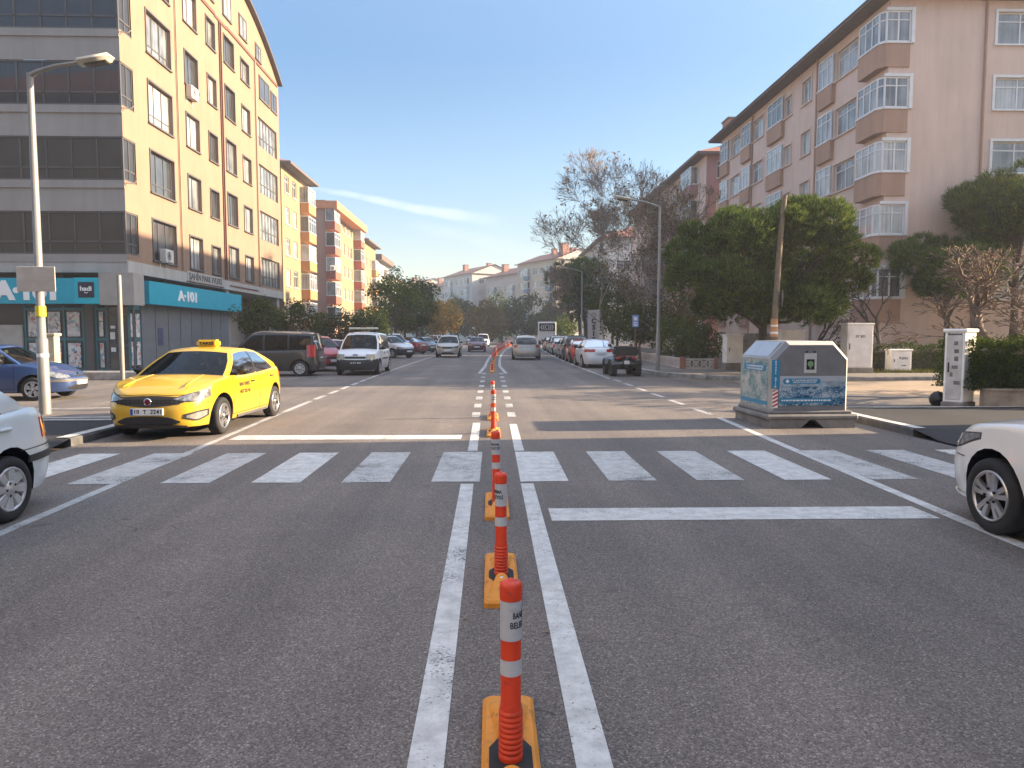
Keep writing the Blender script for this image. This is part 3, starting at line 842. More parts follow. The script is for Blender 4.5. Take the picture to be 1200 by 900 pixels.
# far-right footway with its rounded corner
arc = [(7.0+1.0*0, 31.5)]
cpts = [(cx(y)+6.75, y) for y in (130, 100, 80, 60, 45, 36)] + [(6.8, 32), (6.95, 29.8), (7.5, 28.2), (8.5, 27.0), (10, 26.3), (12, 26.0), (90, 25.9)]
kerb(cpts, .2, .13, M_kerb, None)
kerb([(cx(y)+6.74, y) for y in (60, 45, 36)] + [(6.79, 32), (6.94, 29.8), (7.49, 28.2), (8.3, 27.15)], .17, .135, M_kerb, M_paint_new)
inner = [(x+.2*(1 if y > 27 else .4), y+.2*(0 if y > 30 else 1)) for x, y in cpts]
slab('footway', inner + [(90, 28.6), (12, 28.8), (10.4, 33.6), (9.9, 36), (cx(60)+9.5, 60), (cx(130)+9.5, 130)], .12, M_paver_grey)
slab('ground', [(90, 28.6), (12, 28.8), (10.4, 33.6), (9.9, 36), (cx(60)+9.5, 60), (cx(130)+9.5, 130), (60, 130), (90, 60)], .118, M_soil)
# left: shop terrace and far-left footway
slab('footway', [(-60, 28.0), (-12.4, 28.0), (-12.4, 60), (cx(130)-12.2, 130), (-70, 130)], .14, M_paver_grey)
kerb([(-60, 27.85), (-12.3, 27.85), (-12.3, 60), (cx(100)-12.2, 100), (cx(130)-12.2, 130)], .2, .15, M_kerb, None)

def strip(name, pts, w, m, z=.004):
    g = MB()
    for (a, b) in zip(pts, pts[1:]):
        a, b = V(a), V(b); d = (b-a).normalized(); n = V((-d.y, d.x))*w/2
        g.quad((a.x+n.x, a.y+n.y, z), (a.x-n.x, a.y-n.y, z), (b.x-n.x, b.y-n.y, z), (b.x+n.x, b.y+n.y, z))
    return struct(g, name, m)
# centre lines
LXs = lambda y: -.255 + .001*y*0 - .005*max(0, y-3); RXs = lambda y: .40 + .0005*y
strip('lane_line', [(LXs(-3), -20), (LXs(0), 0), (LXs(8.0), 8.0)], .145, M_paint_new)
strip('lane_line', [(LXs(8.0), 10.3), (LXs(10), 13.6)], .14, M_paint_new)
strip('lane_line', [(RXs(-3), -20), (RXs(8.0), 8.0)], .145, M_paint_new)
strip('lane_line', [(RXs(10), 10.3), (RXs(13), 13.4)], .14, M_paint_new)
for i in range(8):
    y = 14.6 + i*1.85 + .06*i*i
    for x in (-.33, .42):
        strip('lane_dash', [(x, y), (x, y+.85)], .17, M_paint)
strip('lane_line', [(cx(y)-.36-.2*max(0, 1-(y-30)/8), y) for y in (31, 34, 38, 44, 52, 60, 70, 80, 95, 110)], .16, M_paint)
strip('lane_line', [(cx(y)+.42+.25*max(0, 1-(y-30)/8), y) for y in (31, 34, 38, 44, 52, 60, 70, 80, 95, 110)], .16, M_paint)
# edge lines
strip('lane_line', [(-4.1, -20), (-4.2, 6), (-4.52, 14.1)], .11, M_paint)
x0, y0, x1, y1 = -4.55, 14.4, -4.85, 27
strip('lane_line', [(-4.52, 14.1), (-4.62, 18.2)], .13, M_paint)
for i in range(5):
    a = 18.7+i*1.75; strip('lane_dash', [(-4.62-.013*(a-18), a), (-4.64-.013*(a-18), a+1.2)], .14, M_paint)
strip('lane_line', [(cx(y)-4.75, y) for y in (27, 32, 40, 50, 60, 75, 90, 110)], .13, M_paint)
strip('lane_line', [(4.2, -20), (4.28, 5.7), (4.5, 11), (4.65, 14.3)], .13, M_paint_new)
for i in range(6):
    a = 14.9+i*2.1; strip('lane_dash', [(4.66, a), (4.63, a+1.25)], .14, M_paint)
strip('lane_line', [(cx(y)+4.55, y) for y in (27.2, 32, 40, 50, 60, 75, 90, 110)], .13, M_paint)
# stop lines
strip('stop_line', [(.55, 6.6), (4.15, 6.58)], .46, M_paint_new)
strip('stop_line', [(-4.25, 11.75), (-.5, 11.72)], .5, M_paint_new)
for i in range(13):
    x = -5.58 + i*1.032
    if abs(x-.0) < .2: x += .0
    g = MB(); g.quad((x-.28, 8.12+random.uniform(-.02, .02), .0045), (x+.28, 8.12, .0045), (x+.285, 10.2, .0045), (x-.275, 10.2, .0045)); struct(g, 'zebra_stripe', M_paint if i % 3 else M_paint_new)

# ------------------------------------------------------------------ delineator posts
M_or = scuffed('orange_plastic', (.72, .055, .014), .42, (.12, .03, .02), .6)
M_yel = scuffed('yellow_rubber', (.68, .26, .025), .65, (.10, .07, .04), .65, 12)
M_refl = scuffed('reflective_white', (.52, .54, .57), .35, (.22, .21, .20), .5, 11)
M_rub = mat('black_rubber', (.02, .02, .02), .8, var=.3, scale=15)
def make_bollard():
    root = thing('delineator_post', 'x', 'bollard', (0, 0, 0), 0, 'orange delineator posts down the middle of the road')
    m = MB()
    # base: long plate with chamfered rim and a raised hump at either end
    hw, hl = .115, .50
    def ring(w, l, c, z): return [(-w+c, -l, z), (w-c, -l, z), (w, -l+c, z), (w, l-c, z), (w-c, l, z), (-w+c, l, z), (-w, l-c, z), (-w, -l+c, z)]
    A = ring(hw, hl, .02, 0); B = ring(hw, hl, .02, .03); C = ring(hw-.016, hl-.016, .02, .045)
    m.add(A+B+C, [(i, (i+1) % 8, 8+(i+1) % 8, 8+i) for i in range(8)] + [(8+i, 8+(i+1) % 8, 16+(i+1) % 8, 16+i) for i in range(8)] + [tuple(range(16, 24))])
    for s in (-1, 1):
        g = []
        for i in range(11):
            t = i/10; y = s*lerp(.13, .47, t); zz = .045 + .055*math.sin(math.pi*min(1, .5+t*.5)) if True else 0
            w = lerp(.05, .105, t); r = []
            for j in range(9):
                u = -1 + 2*j/8; r.append((w*u, y, .044 + (zz-.044)*math.sqrt(max(0, 1-u*u))))
            g.append(r)
        m.grid(g, 0, True)
        r0 = g[0]; m.add(r0, [list(range(len(r0)))], 0)
        for y in (.20, .40): m.lathe([(.0001, .012), (.011, .012), (.014, .0)], 10, 2, Matrix.Translation((.0, s*y, .088 if y < .3 else .068)))
    hx = [(.052, -.13), (.085, -.07), (.085, .07), (.052, .13), (-.052, .13), (-.085, .07), (-.085, -.07), (-.052, -.13)]
    m.prism(hx, lambda p: (p[0], p[1], .04), lambda p: (p[0], p[1], .049), 1)
    m.build('base', [M_yel, M_rub, M_chrome], root)
    p = MB(); r = .040
    prof = [(.046, .045), (.048, .055)]
    for i in range(9):
        z = .06 + i*.0215; prof += [(.0475, z), (.0475, z+.011), (.0425, z+.0135), (.0425, z+.0195)]
    prof += [(.044, .26), (r, .275), (r, .69)]
    p.lathe(prof, 28, 0)
    p.lathe([(r+.0015, .529), (r+.0015, .682)], 28, 1); p.lathe([(r+.0015, .39), (r+.0015, .452)], 28, 1)
    p.lathe([(r+.0035, .684), (r+.004, .735), (r+.001, .748), (.03, .754), (.012, .755), (.010, .762), (.0001, .763)], 28, 0)
    p.lathe([(r, .684), (r+.0035, .684)], 28, 0)
    p.lathe([(.0001, .75), (.02, .75)], 12, 0)
    po = p.build('post', [M_or, M_refl], root)
    t = MB()
    for s_, z in (('BANDIRMA', .628), ('BELEDİYESİ', .59)):
        vs, fs = textmesh(s_, .034, .0005, .0006)
        k = (.105 if s_[1] == 'A' else .125)/(max(p_.x for p_ in vs)-min(p_.x for p_ in vs))
        out = []
        for q in vs:
            a = -math.pi/2 + q.x*k/(r+.002); rr = r+.0022+q.z; out.append((rr*math.cos(a), rr*math.sin(a), z+q.y))
        t.add(out, fs)
    t.build('lettering', M_ink, po)
    return root
bp = make_bollard()
def bol(x, y, rz, lab, first=False, group=None, lean=0):
    if first: o = bp; o.location = (x, y, 0)
    else: o = dup(bp, (x, y, 0), 0)
    o['label'] = lab
    o['group'] = group or 'orange delineator posts along the crossing'
    for c in o.children:
        if c.name.startswith('post'):
            c.rotation_euler = (0, R(lean), rz)
    return o
near = [(.072, 2.67, R(80), 'orange and white marker post nearest the camera, largest in the picture', .5),
        (.064, 4.81, R(-65), 'second orange marker post from the camera, before the crossing', -.4),
        (.05, 6.9, R(-15), 'third orange marker post, at the near edge of the zebra crossing', -1),
        (.03, 12.15, R(60), 'orange marker post just past the zebra crossing beside the stop line', .3),
        (.02, 14.45, R(75), 'orange marker post on the sunlit junction where the solid lines end', 0)]
for i, (x, y, rz, lab, ln) in enumerate(near): bol(x, y, rz, lab, i == 0, lean=ln)
for i in range(34):
    y = 32.3 + i*2.25
    bol(cx(y)+.03, y, random.uniform(-1, 1), 'orange marker post in the dense row curving away beyond the junction', group='delineator posts in the far curving row', lean=random.uniform(-3, 3))

# ------------------------------------------------------------------ vehicles
P_yellow = paintmat('paint_yellow', (.66, .40, .006), 0, .14)
P_white = paintmat('paint_white', (.72, .73, .74), 0, .14)
P_pearl = paintmat('paint_pearl', (.76, .75, .72), 0, .10)
P_ice = paintmat('paint_iceblue', (.60, .67, .70), .0, .08)
P_blue = paintmat('paint_blue', (.016, .06, .20), .25, .10)
P_dark = paintmat('paint_dark', (.016, .016, .018), .2, .12)
P_red = paintmat('paint_red', (.42, .018, .022), .1, .10)
P_wine = paintmat('paint_wine', (.14, .018, .022), .2, .10)
P_silver = paintmat('paint_silver', (.42, .42, .42), .5, .12)
P_beige = paintmat('paint_beige', (.50, .46, .40), .3, .14)
P_grey = paintmat('paint_grey', (.11, .115, .12), .3, .12)
P_lblue = paintmat('paint_lightblue', (.35, .45, .52), .3, .12)

M_foglight = mat('foglight_grey', (.23, .22, .20), .3, var=.3, scale=12, coat=.5)
# yellow taxi facing the camera
tx, tc_ = make_car('sedan', 'taxi', 'yellow taxi sedan facing the crossing with a roof sign reading TAKSİ', 'taxi', (-5.4, 13.6, 0), -91.5, P_yellow,
                   detail=1, wheel='multi', light='deep', over=dict(nf=4.4, H=1.5, crown=[(-2.25,.02),(-1.8,.05),(1.05,.055),(1.8,.04),(2.25,.01)]), plate=('10  T  2241', 0))
for sg in (1, -1):
    m = MB(); patch(m, tc_, .56, 1.04, [(0, .36), (.5, .315), (1, .38)], [(0, .43), (.5, .475), (1, .49)], sg, .006, 10, 3); m.build('fog_light_recess', M_black, tx)
    m = MB(); patch(m, tc_, .61, .99, [(0, .375), (.5, .34), (1, .395)], [(0, .41), (.5, .45), (1, .465)], sg, .010, 10, 3); m.build('fog_light', M_foglight, tx)
m = MB(); n0 = tc_.P(0, .63).x
MM = Matrix.Translation((n0+.004, 0, .628)) @ Matrix.Rotation(R(90), 4, 'Y')
m.lathe([(.0001, .02), (.045, .018), (.05, .022), (.06, .018), (.063, .0)], 24, 0, MM); m.lathe([(.0001, .0215), (.043, .0205)], 24, 1, MM)
m.build('emblem', [M_chrome, mat('emblem_red', (.20, .02, .03), .3, var=0)], tx)
m = MB(); patch(m, tc_, -.62, .62, [(0, .22), (1, .22)], [(0, .25), (.15, .268), (.85, .268), (1, .25)], 1, .022, 20, 2); m.build('front_lip', M_black, tx)
for sg in (1, -1):
    m = MB(); pts = []
    for i in range(9):
        t_ = i/8; x_ = lerp(1.02, 2.0, t_); y_ = sg*lerp(.42, .50, t_); w_ = tc_.at(tc_.dx(x_))[1]*.93
        pts.append((x_, y_, tc_.zt(x_)+pw(tc_.p['crown'], x_)*(1-(y_/w_)**2)-.012))
    m.tube(pts, [.004]+[.019]*7+[.004], 8); m.build('bonnet_crease', P_yellow, tx)
m = MB()   # honeycomb grille bars
for k in range(3): patch(m, tc_, -.55+.1*abs(k-1), .55-.1*abs(k-1), .60+.025*k, .607+.025*k, 1, .010, 20, 1)
for k in range(-7, 8): patch(m, tc_, k*.07-.003, k*.07+.003, .585, .672, 1, .010, 1, 2)
m.build('grille_mesh', M_gap, tx)
for sg in (1, -1): m = MB(); patch(m, tc_, tc_.dx(.75), tc_.dx(-.80), .225, .275, sg, .02, 14, 2); m.build('side_skirt', M_alloy, tx)
m = MB(); m.cbox(-.24, -.04, -.20, .20, 1.462, 1.60, .035, 0, smooth=False, seg=2)
m.cbox(-.045, -.03, -.165, .165, 1.492, 1.572, .005, 1)
t = m.build('roof_sign', [mat('sign_yellow', (.85, .60, .04), .35, var=.05), mat('sign_gold', (.50, .34, .03), .4, var=.05)], tx)
m = MB(); put_text(m, 'TAKSİ', .07, (-.0285, 0, 1.53), (0, 1, 0), None, 0, .003, .002, fit=.27); m.build('lettering', M_ink, t)
m = MB()
for s_, z, f in (('BAN TAKSİ', .80, .50), ('417 22 41', .67, .50)):
    vs, fs = textmesh(s_, .09, .004, .0); w0 = max(p_.x for p_ in vs)-min(p_.x for p_ in vs)
    out = []
    for q in vs:
        xx = .42 - q.x*f/w0 ; dd = tc_.dx(xx); zz = z+q.y; out.append(tc_.P(dd, zz, 1, .009))
    m.add(out, fs)
m.build('lettering', M_grey if False else mat('faded_lettering', (.05, .04, .02), .6, var=0), tx)
m = MB(); m.tube([(.98, .55, 1.01), (.80, .05, 1.10)], .008, 5); m.tube([(1.0, -.05, 1.02), (.80, -.55, 1.09)], .008, 5); m.build('wiper', M_black, tx)

# pale blue sedan cut by the left edge, tail towards the junction
lw, lc = make_car('sedan', 'parked_car', 'pale ice blue sedan at the left edge, tail lamp and rear wheel showing', 'car', (-5.20, 5.36, 0), -91, P_ice, detail=2,
                  wheel='cover', rim=M_hub, tail=(.60, .98, .70, .90), over=dict(rwb=-1.5, L=4.24, W=1.70, H=1.44, wb=2.44, fo=.82, wr=.30,
                  top=[(-2.12,.86),(-2.0,.95),(-1.6,1.0),(-.8,.965),(.3,.945),(1.0,.955),(1.5,.89),(1.85,.81),(2.03,.755),(2.12,.69)]))
for sg in (1, -1):
    m = MB(); patch(m, lc, lc.D-1.28, lc.D-.30, .50, .565, sg, .012, 16, 2); m.build('bumper_strip', M_black, lw)
    m = MB(); patch(m, lc, lc.D-1.42, lc.D-.2, .622, .63, sg, .0025, 16, 1, 0, .004); m.build('bumper_seam', M_gap, lw)
# white sedan cut by the right edge, nose towards the junction
rwc, rc_ = make_car('sedan', 'parked_car', 'pearl white sedan at the right edge, headlight and front alloy wheel showing', 'car', (5.11, 4.50, 0), 89.5, P_pearl, detail=2,
                    wheel='multi', light='long', over=dict(nf=4.4, L=4.62, wb=2.70, fo=.96, wr=.325, W=1.80))
for sg in (1, -1):
    m = MB(); patch(m, rc_, .2, 1.30, [(0, .20), (1, .235)], [(0, .235), (1, .262)], sg, .022, 14, 2)
    m.build('front_lip', P_pearl, rwc)
# blue hatchback on the left
bl, bc = make_car('hatch', 'parked_car', 'blue hatchback parked across the forecourt of the corner shop', 'car', (-12.95, 19.2, 0), 3, P_blue, wheel='multi', light='oval',
                  rim=M_hub, plate=('10 FB 206', 0))
m = MB(); patch(m, bc, -1.05, 1.05, .47, .54, 1, .014, 26, 2); m.build('bumper_strip', M_grey if False else mat('grey_plastic', (.10, .10, .105), .6), bl)
m = MB(); n0 = bc.P(0, .66).x; m.cbox(n0-.01, n0+.012, -.05, .05, .64, .72, .012); m.build('emblem', M_chrome, bl)
# dark van side on, white service van, red hatch between them
make_car('van', 'parked_van', 'dark grey passenger van parked side on behind the yellow taxi', 'van', (-9.25, 29.9, 0), 180, P_dark, wheel='cover', rim=M_hub, glass=M_carglass_dark, rails=True,
         over=dict(L=4.40, wb=2.81, H=1.80), tail=(.72, 1.12, .78, 1.28))
wv, wc = make_car('van', 'service_van', 'white van facing the camera with roof light bar and black bumper', 'van', (-5.62, 31.6, 0), -90.5, P_white, detail=1, wheel='multi', light='block', dark_bumper=True,
         plate=('10 FT 904', 1), over=dict(W=1.83))
m = MB(); m.cbox(-.05, .25, -.62, .62, 1.93, 2.01, .02); m.cbox(-.04, .24, -.16, .16, 1.925, 2.02, .02, 1)
for y in (-.5, .5): m.box(.05, .15, y-.04, y+.04, 1.80, 1.94, 1)
m.build('light_bar', [mat('bar_cream', (.62, .56, .44), .4), M_black], wv)
m = MB(); n0 = wc.P(0, .86).x; m.cbox(n0-.03, n0+.004, -.10, .10, .838, .878, .01); m.build('emblem', M_black, wv)
for sg in (1, -1): m = MB(); patch(m, wc, wc.dx(.7), wc.dx(-.75), .64, .70, sg, .012, 10, 1); m.build('side_strip', M_black, wv)
G = 'cars parked along the left kerb'
make_car('suv', 'parked_car', 'bright red hatchback half hidden between the dark van and the white van', 'car', (-8.5, 34.6, 0), -52, P_red, None, wheel='five', rim=M_alloy_dark, over=dict(H=1.55))
make_car('hatch', 'parked_car', 'pale grey hatchback with only its roof showing behind the red hatchback', 'car', (-8.9, 40.0, 0), -60, P_silver, G, detail=0)
make_car('suv', 'parked_car', 'white crossover with black lower cladding parked behind the white van', 'car', (-7.6, 52.5, 0), -38, P_white, G, wheel='five', rails=True, dark_bumper=True, roofmat=M_black)
make_car('van', 'parked_van', 'white panel van with dark windows parked beyond the white crossover', 'van', (-8.3, 58.5, 0), -40, P_white, G, detail=0, glass=M_carglass_dark)
make_car('sedan', 'parked_car', 'wine red sedan with tail towards the lane beside the dark sedan', 'car', (-7.6, 63.5, 0), 140, P_wine, G, detail=0)
make_car('sedan', 'parked_car', 'dark grey sedan in the left kerb row behind the oncoming white car', 'car', (-7.2, 68.5, 0), -42, P_grey, G, detail=0)
make_car('hatch', 'parked_car', 'pale blue hatchback in the left kerb row beyond the dark grey sedan', 'car', (-6.9, 75, 0), -42, P_lblue, G, detail=0)
make_car('suv', 'parked_car', 'silver blue crossover far down the left kerb row', 'car', (-6.0, 83, 0), -50, P_lblue, G, detail=0)
make_car('sedan', 'parked_car', 'white sedan at the far end of the left kerb row', 'car', (-5.2, 90, 0), -60, P_white, G, detail=0)
make_car('suv', 'moving_car', 'cream white crossover oncoming in the left lane', 'car', (cx(52)-3.45, 54.5, 0), -90, P_beige, wheel='five', light='suv', rails=True)
make_car('sedan', 'moving_car', 'wine red sedan oncoming beside the curving orange posts', 'car', (cx(70)-2.2, 71, 0), -89, P_wine, detail=0)
make_car('van', 'moving_van', 'white van far ahead beyond the oncoming red sedan', 'van', (cx(100)-3.6, 101, 0), -88, P_white, detail=0)
make_car('hatch', 'moving_car', 'teal roofed small car far ahead in the oncoming lane', 'car', (cx(112)-6.5, 113, 0), -88, P_lblue, detail=0)
make_car('suv', 'moving_car', 'silver beige off-road car driving away in the right lane', 'car', (cx(47)+2.25, 49.3, 0), 89, P_beige, wheel='five', over=dict(W=1.93, H=1.70), tail=(.62, 1.02, .84, 1.0))
G = 'cars parked along the right kerb'
wcor, wcc = make_car('sedan', 'parked_car', 'white sedan with red tail lamps parked just ahead of the quad bike', 'car', (cx(36)+5.45, 37.6, 0), 90.5, P_white, G, wheel='multi', tail=(.30, 1.0, .82, .96))
rowR = [('hatch', P_red, 'red hatchback parked ahead of the white sedan with red tail lamps'), ('suv', P_grey, 'grey crossover parked ahead of the red hatchback'), ('sedan', P_silver, 'silver sedan parked ahead of the grey crossover'),
        ('hatch', P_lblue, 'pale blue hatchback parked ahead of the silver sedan'), ('suv', P_white, 'white crossover with dark roof in the right kerb row'),
        ('sedan', P_white, 'plain white sedan next to the dark roofed white crossover'), ('hatch', P_beige, 'beige hatchback far along the right kerb row'), ('sedan', P_dark, 'black sedan parked nearest the white box truck')]
for i, (k, p_, lab) in enumerate(rowR):
    y = 43.6 + i*5.35
    make_car(k, 'parked_car', lab, 'car', (cx(y)+5.4+.12*(i % 3), y, 0), 89.5-.05*i, p_, G, detail=0, roofmat=M_black if 'dark roof' in lab else None)

# ------------------------------------------------------------------ white truck with chevron board
tk = thing('box_truck', 'white truck with a black chevron arrow board on its rear, end of the right row', 'truck', (cx(96)+5.3, 96, 0), R(87))
m = MB(); m.cbox(-3.2, 1.3, -1.18, 1.18, .95, 3.35, .06); m.build('cargo_box', P_white, tk)
m = MB(); m.cbox(1.45, 3.2, -1.12, 1.12, .6, 2.6, .15, seg=2); m.build('cab', P_white, tk)
m = MB(); m.box(-3.1, 3.0, -.45, .45, .55, .94); m.box(-3.15, -3.05, -1.1, 1.1, .5, .65); m.build('chassis', M_black, tk)
for x in (-2.1, 2.3):
    for sg in (1, -1): make_wheel(tk, x, sg*1.0, .46, .28, 'cover', sg, M_hub)
m = MB(); m.cbox(-3.26, -3.205, -1.02, 1.02, 2.15, 3.15, .1, 0); bd = m.build('arrow_board', mat('board_black', (.02, .02, .022), .5), tk)
m = MB()
for s in (1, -1):
    for k in range(3):
        y = s*(.22+.27*k)
        for q in (1, -1):
            a = V((-3.264, y, 2.65)); b = V((-3.264, y-s*.0 + s*-.0, 2.65))
            pts = [(y, 2.65), (y+s*.10, 2.65), (y-s*.10, 2.65+q*.36), (y-s*.20, 2.65+q*.36)]
            m.add([(-3.265, a_, b_) for a_, b_ in pts], [(0, 1, 2, 3)], 0)
m.build('chevron', mat('chevron_white', (.75, .72, .68), .4), bd)
for y in (-1.0, 1.0): m = MB(); m.cbox(-3.23, -3.19, y-.1, y+.1, .75, .92, .01); m.build('taillight', M_red, tk)

# ------------------------------------------------------------------ quad bike
q = thing('quad_bike', 'black quad bike with a large rear box parked at the right kerb corner', 'quad bike', (5.45, 29.6, 0), R(92))
for x, nm in ((-.62, 'rear'), (.66, 'front')):
    for sg in (1, -1):
        m = MB(); Mx = Matrix.Translation((x, sg*.50, .315)) @ Matrix.Rotation(R(90), 4, 'X')
        m.lathe([(.15, -.12), (.20, -.14), (.29, -.125), (.315, -.08), (.315, .08), (.29, .125), (.20, .14), (.15, .12)], 26, 0, Mx)
        for k in range(18):
            a = 2*math.pi*k/18
            for s2 in (-1, 1): m.box(-.022, .022, s2*.065-.055, s2*.065+.055, .305, .332, 0, Matrix.Translation((x, sg*.50, .315)) @ Matrix.Rotation(a+s2*.09, 4, 'Y'))
        wh = m.build('wheel', M_rubber, q)
        m = MB(); m.lathe([(.0001, .05), (.05, .05), (.12, -.02), (.155, .10)], 16, 0, Matrix.Translation((x, sg*.50, .315)) @ Matrix.Rotation(R(-90*sg), 4, 'X')); m.build('rim', M_alloy_dark, wh)
m = MB(); m.cbox(-.8, .75, -.16, .16, .32, .62, .05); m.tube([(-.62, -.45, .315), (-.62, .45, .315)], .04, 8); m.tube([(.66, -.45, .315), (.66, .45, .315)], .035, 8)
for sg in (1, -1): m.tube([(.3, sg*.2, .34), (-.25, sg*.38, .30), (-.3, sg*.2, .34)], .02, 6); m.cbox(-.3, .3, sg*.36-.10, sg*.36+.10, .27, .30, .01)
m.build('chassis', M_black, q)
for x in (-.62, .66):
    for sg in (1, -1):
        g = []; m = MB()
        for i in range(9):
            a = R(20+140*i/8); g.append([(x+.40*math.cos(a), sg*yy, .34+.40*math.sin(a)+dz) for yy, dz in ((.15, .03), (.40, .02), (.60, 0), (.63, -.04))])
        m.grid(g, 0, True); m.build('fender', P_dark, q)
m = MB(); m.cbox(.3, .95, -.24, .24, .62, .86, .08, seg=2); m.build('front_cowl', P_dark, q)
m = MB(); m.cbox(-.45, .35, -.17, .17, .66, .82, .06, seg=2); m.build('seat', M_black, q)
m = MB(); m.cbox(-.98, -.42, -.50, .50, .84, 1.16, .06, 0, seg=2); m.cbox(-.99, -.40, -.52, .52, 1.165, 1.20, .015, 0); m.cbox(-.40, -.28, -.42, .42, .95, 1.24, .05); m.build('rear_box', M_black, q)
m = MB(); m.tube([(.36, 0, .8), (.30, 0, 1.02), (.22, -.38, 1.10)], .016, 6); m.tube([(.30, 0, 1.02), (.22, .38, 1.10)], .016, 6); m.tube([(.22, -.38, 1.10), (.16, -.50, 1.09)], .02, 6); m.tube([(.22, .38, 1.10), (.16, .50, 1.09)], .02, 6); m.build('handlebar', M_black, q)
for sg in (1, -1):
    m = MB(); m.cbox(-.995, -.95, sg*.34-.11, sg*.34+.11, .70, .77, .015); m.build('taillight', M_red, q)
    m = MB(); m.tube([(.3, sg*.36, 1.1), (.3, sg*.46, 1.24)], .008, 5); m.cbox(.28, .31, sg*.46-.07, sg*.46+.07, 1.2, 1.3, .01); m.build('mirror', M_black, q)
m = MB(); m.cbox(-1.0, -.96, -.36, .36, .80, .83, .01); m.build('reflector_strip', M_red, q)
m = MB(); m.cbox(-.99, -.975, -.11, .11, .50, .64, .004); m.build('license_plate', M_plate, q)
m = MB(); m.tube([(.33, .40, 1.12), (.33, .42, 1.30)], .015, 6); m.cbox(.30, .36, .38, .47, 1.28, 1.35, .02); m.build('beacon', M_amber, q)
# ------------------------------------------------------------------ buildings
M_frame_w = mat('window_frame_white', (.68, .68, .67), .45, var=.06)
M_frame_g = mat('window_frame_grey', (.085, .08, .08), .5, var=.1)
PANES = [curtainmat('pane_dark', (.012, .014, .018), (.05, .055, .06)), curtainmat('pane_curtain', (.16, .17, .18), (.50, .50, .48)),
         curtainmat('pane_half', (.03, .035, .04), (.30, .31, .31), 5), curtainmat('pane_blind', (.30, .24, .19), (.42, .34, .27), 3)]
M_pane_band = curtainmat('pane_band', (.005, .005, .006), (.02, .018, .018), 2.5, .02, .55)
M_roof_tile = mat('roof_tiles', (.30, .125, .085), .85, var=.25, scale=3, bump=.4, bscale=12)
M_eave = mat('eave', (.13, .10, .085), .8, var=.15)
M_pipe_cream = mat('drain_pipe_cream', (.25, .175, .125), .5, var=.1)
M_metal_pipe = mat('drain_pipe', (.30, .22, .18), .5, var=.1)

def facade(mb, O, U, W, z0, z1, ops, depth=.14, mat=0, rev=0):
    """wall sheet from O along U with recessed openings (u0,u1,z0,z1)"""
    U = V(U); N = V((U.y, -U.x, 0))
    us = sorted({0, W, *[o[0] for o in ops], *[o[1] for o in ops]}); zs = sorted({z0, z1, *[o[2] for o in ops], *[o[3] for o in ops]})
    def pt(u, z, n=0): p = O + U*u + N*n; return (p.x, p.y, p.z+z)
    for a, b in zip(us, us[1:]):
        for c, d in zip(zs, zs[1:]):
            um, zm = (a+b)/2, (c+d)/2
            if any(o[0] < um < o[1] and o[2] < zm < o[3] for o in ops): continue
            mb.quad(pt(a, c), pt(b, c), pt(b, d), pt(a, d), mat)
    for o in ops:
        a, b, c, d = o[:4]
        if len(o) > 4: continue
        mb.quad(pt(a, c), pt(b, c), pt(b, c, -depth), pt(a, c, -depth), rev); mb.quad(pt(a, d), pt(a, d, -depth), pt(b, d, -depth), pt(b, d), rev)
        mb.quad(pt(a, c), pt(a, c, -depth), pt(a, d, -depth), pt(a, d), rev); mb.quad(pt(b, c), pt(b, d), pt(b, d, -depth), pt(b, c, -depth), rev)
def window(root, O, U, o, depth=.14, fm=None, pm=None, mull=(.5,), trans=(), fw=.06, surround=0, sm_=None, proud=0.0, simple=False, sill=True):
    U = V(U); N = V((U.y, -U.x, 0)); a, b, c, d = o[:4]; O = V(O)
    m = MB(); n0, n1 = -depth+.002+proud, -depth+.05+proud
    e = .004
    m.obox(O, U, N, a+e, b-e, n0, n1, c+e, c+fw); m.obox(O, U, N, a+e, b-e, n0, n1, d-fw, d-e)
    m.obox(O, U, N, a+e, a+fw, n0, n1, c+fw, d-fw); m.obox(O, U, N, b-fw, b-e, n0, n1, c+fw, d-fw)
    for t in mull: u = lerp(a, b, t); m.obox(O, U, N, u-fw*.45, u+fw*.45, n0, n1-.003, c+fw, d-fw)
    for t in trans: z = lerp(c, d, t); m.obox(O, U, N, a+fw, b-fw, n0, n1-.006, z-fw*.4, z+fw*.4)
    if surround:
        s = surround; q0, q1 = .003, .045
        m.obox(O, U, N, a-s, b+s, q0, q1, d, d+s, 1); m.obox(O, U, N, a-s, a, q0, q1, c-.0, d, 1); m.obox(O, U, N, b, b+s, q0, q1, c-.0, d, 1)
    if sill: m.obox(O, U, N, a-surround-.03, b+surround+.03, .004, .09, c-.07, c, 1)
    w = m.build('window', [fm or M_frame_w, sm_ or fm or M_frame_w], root)
    g = MB(); z = [(a+fw*.5, c+fw*.5), (b-fw*.5, c+fw*.5), (b-fw*.5, d-fw*.5), (a+fw*.5, d-fw*.5)]
    g.add([tuple(O + U*u + N*(n0+.02) + V((0, 0, zz))) for u, zz in z], [(0, 1, 2, 3)])
    g.build('pane', pm or random.choice(PANES), w)
    return w
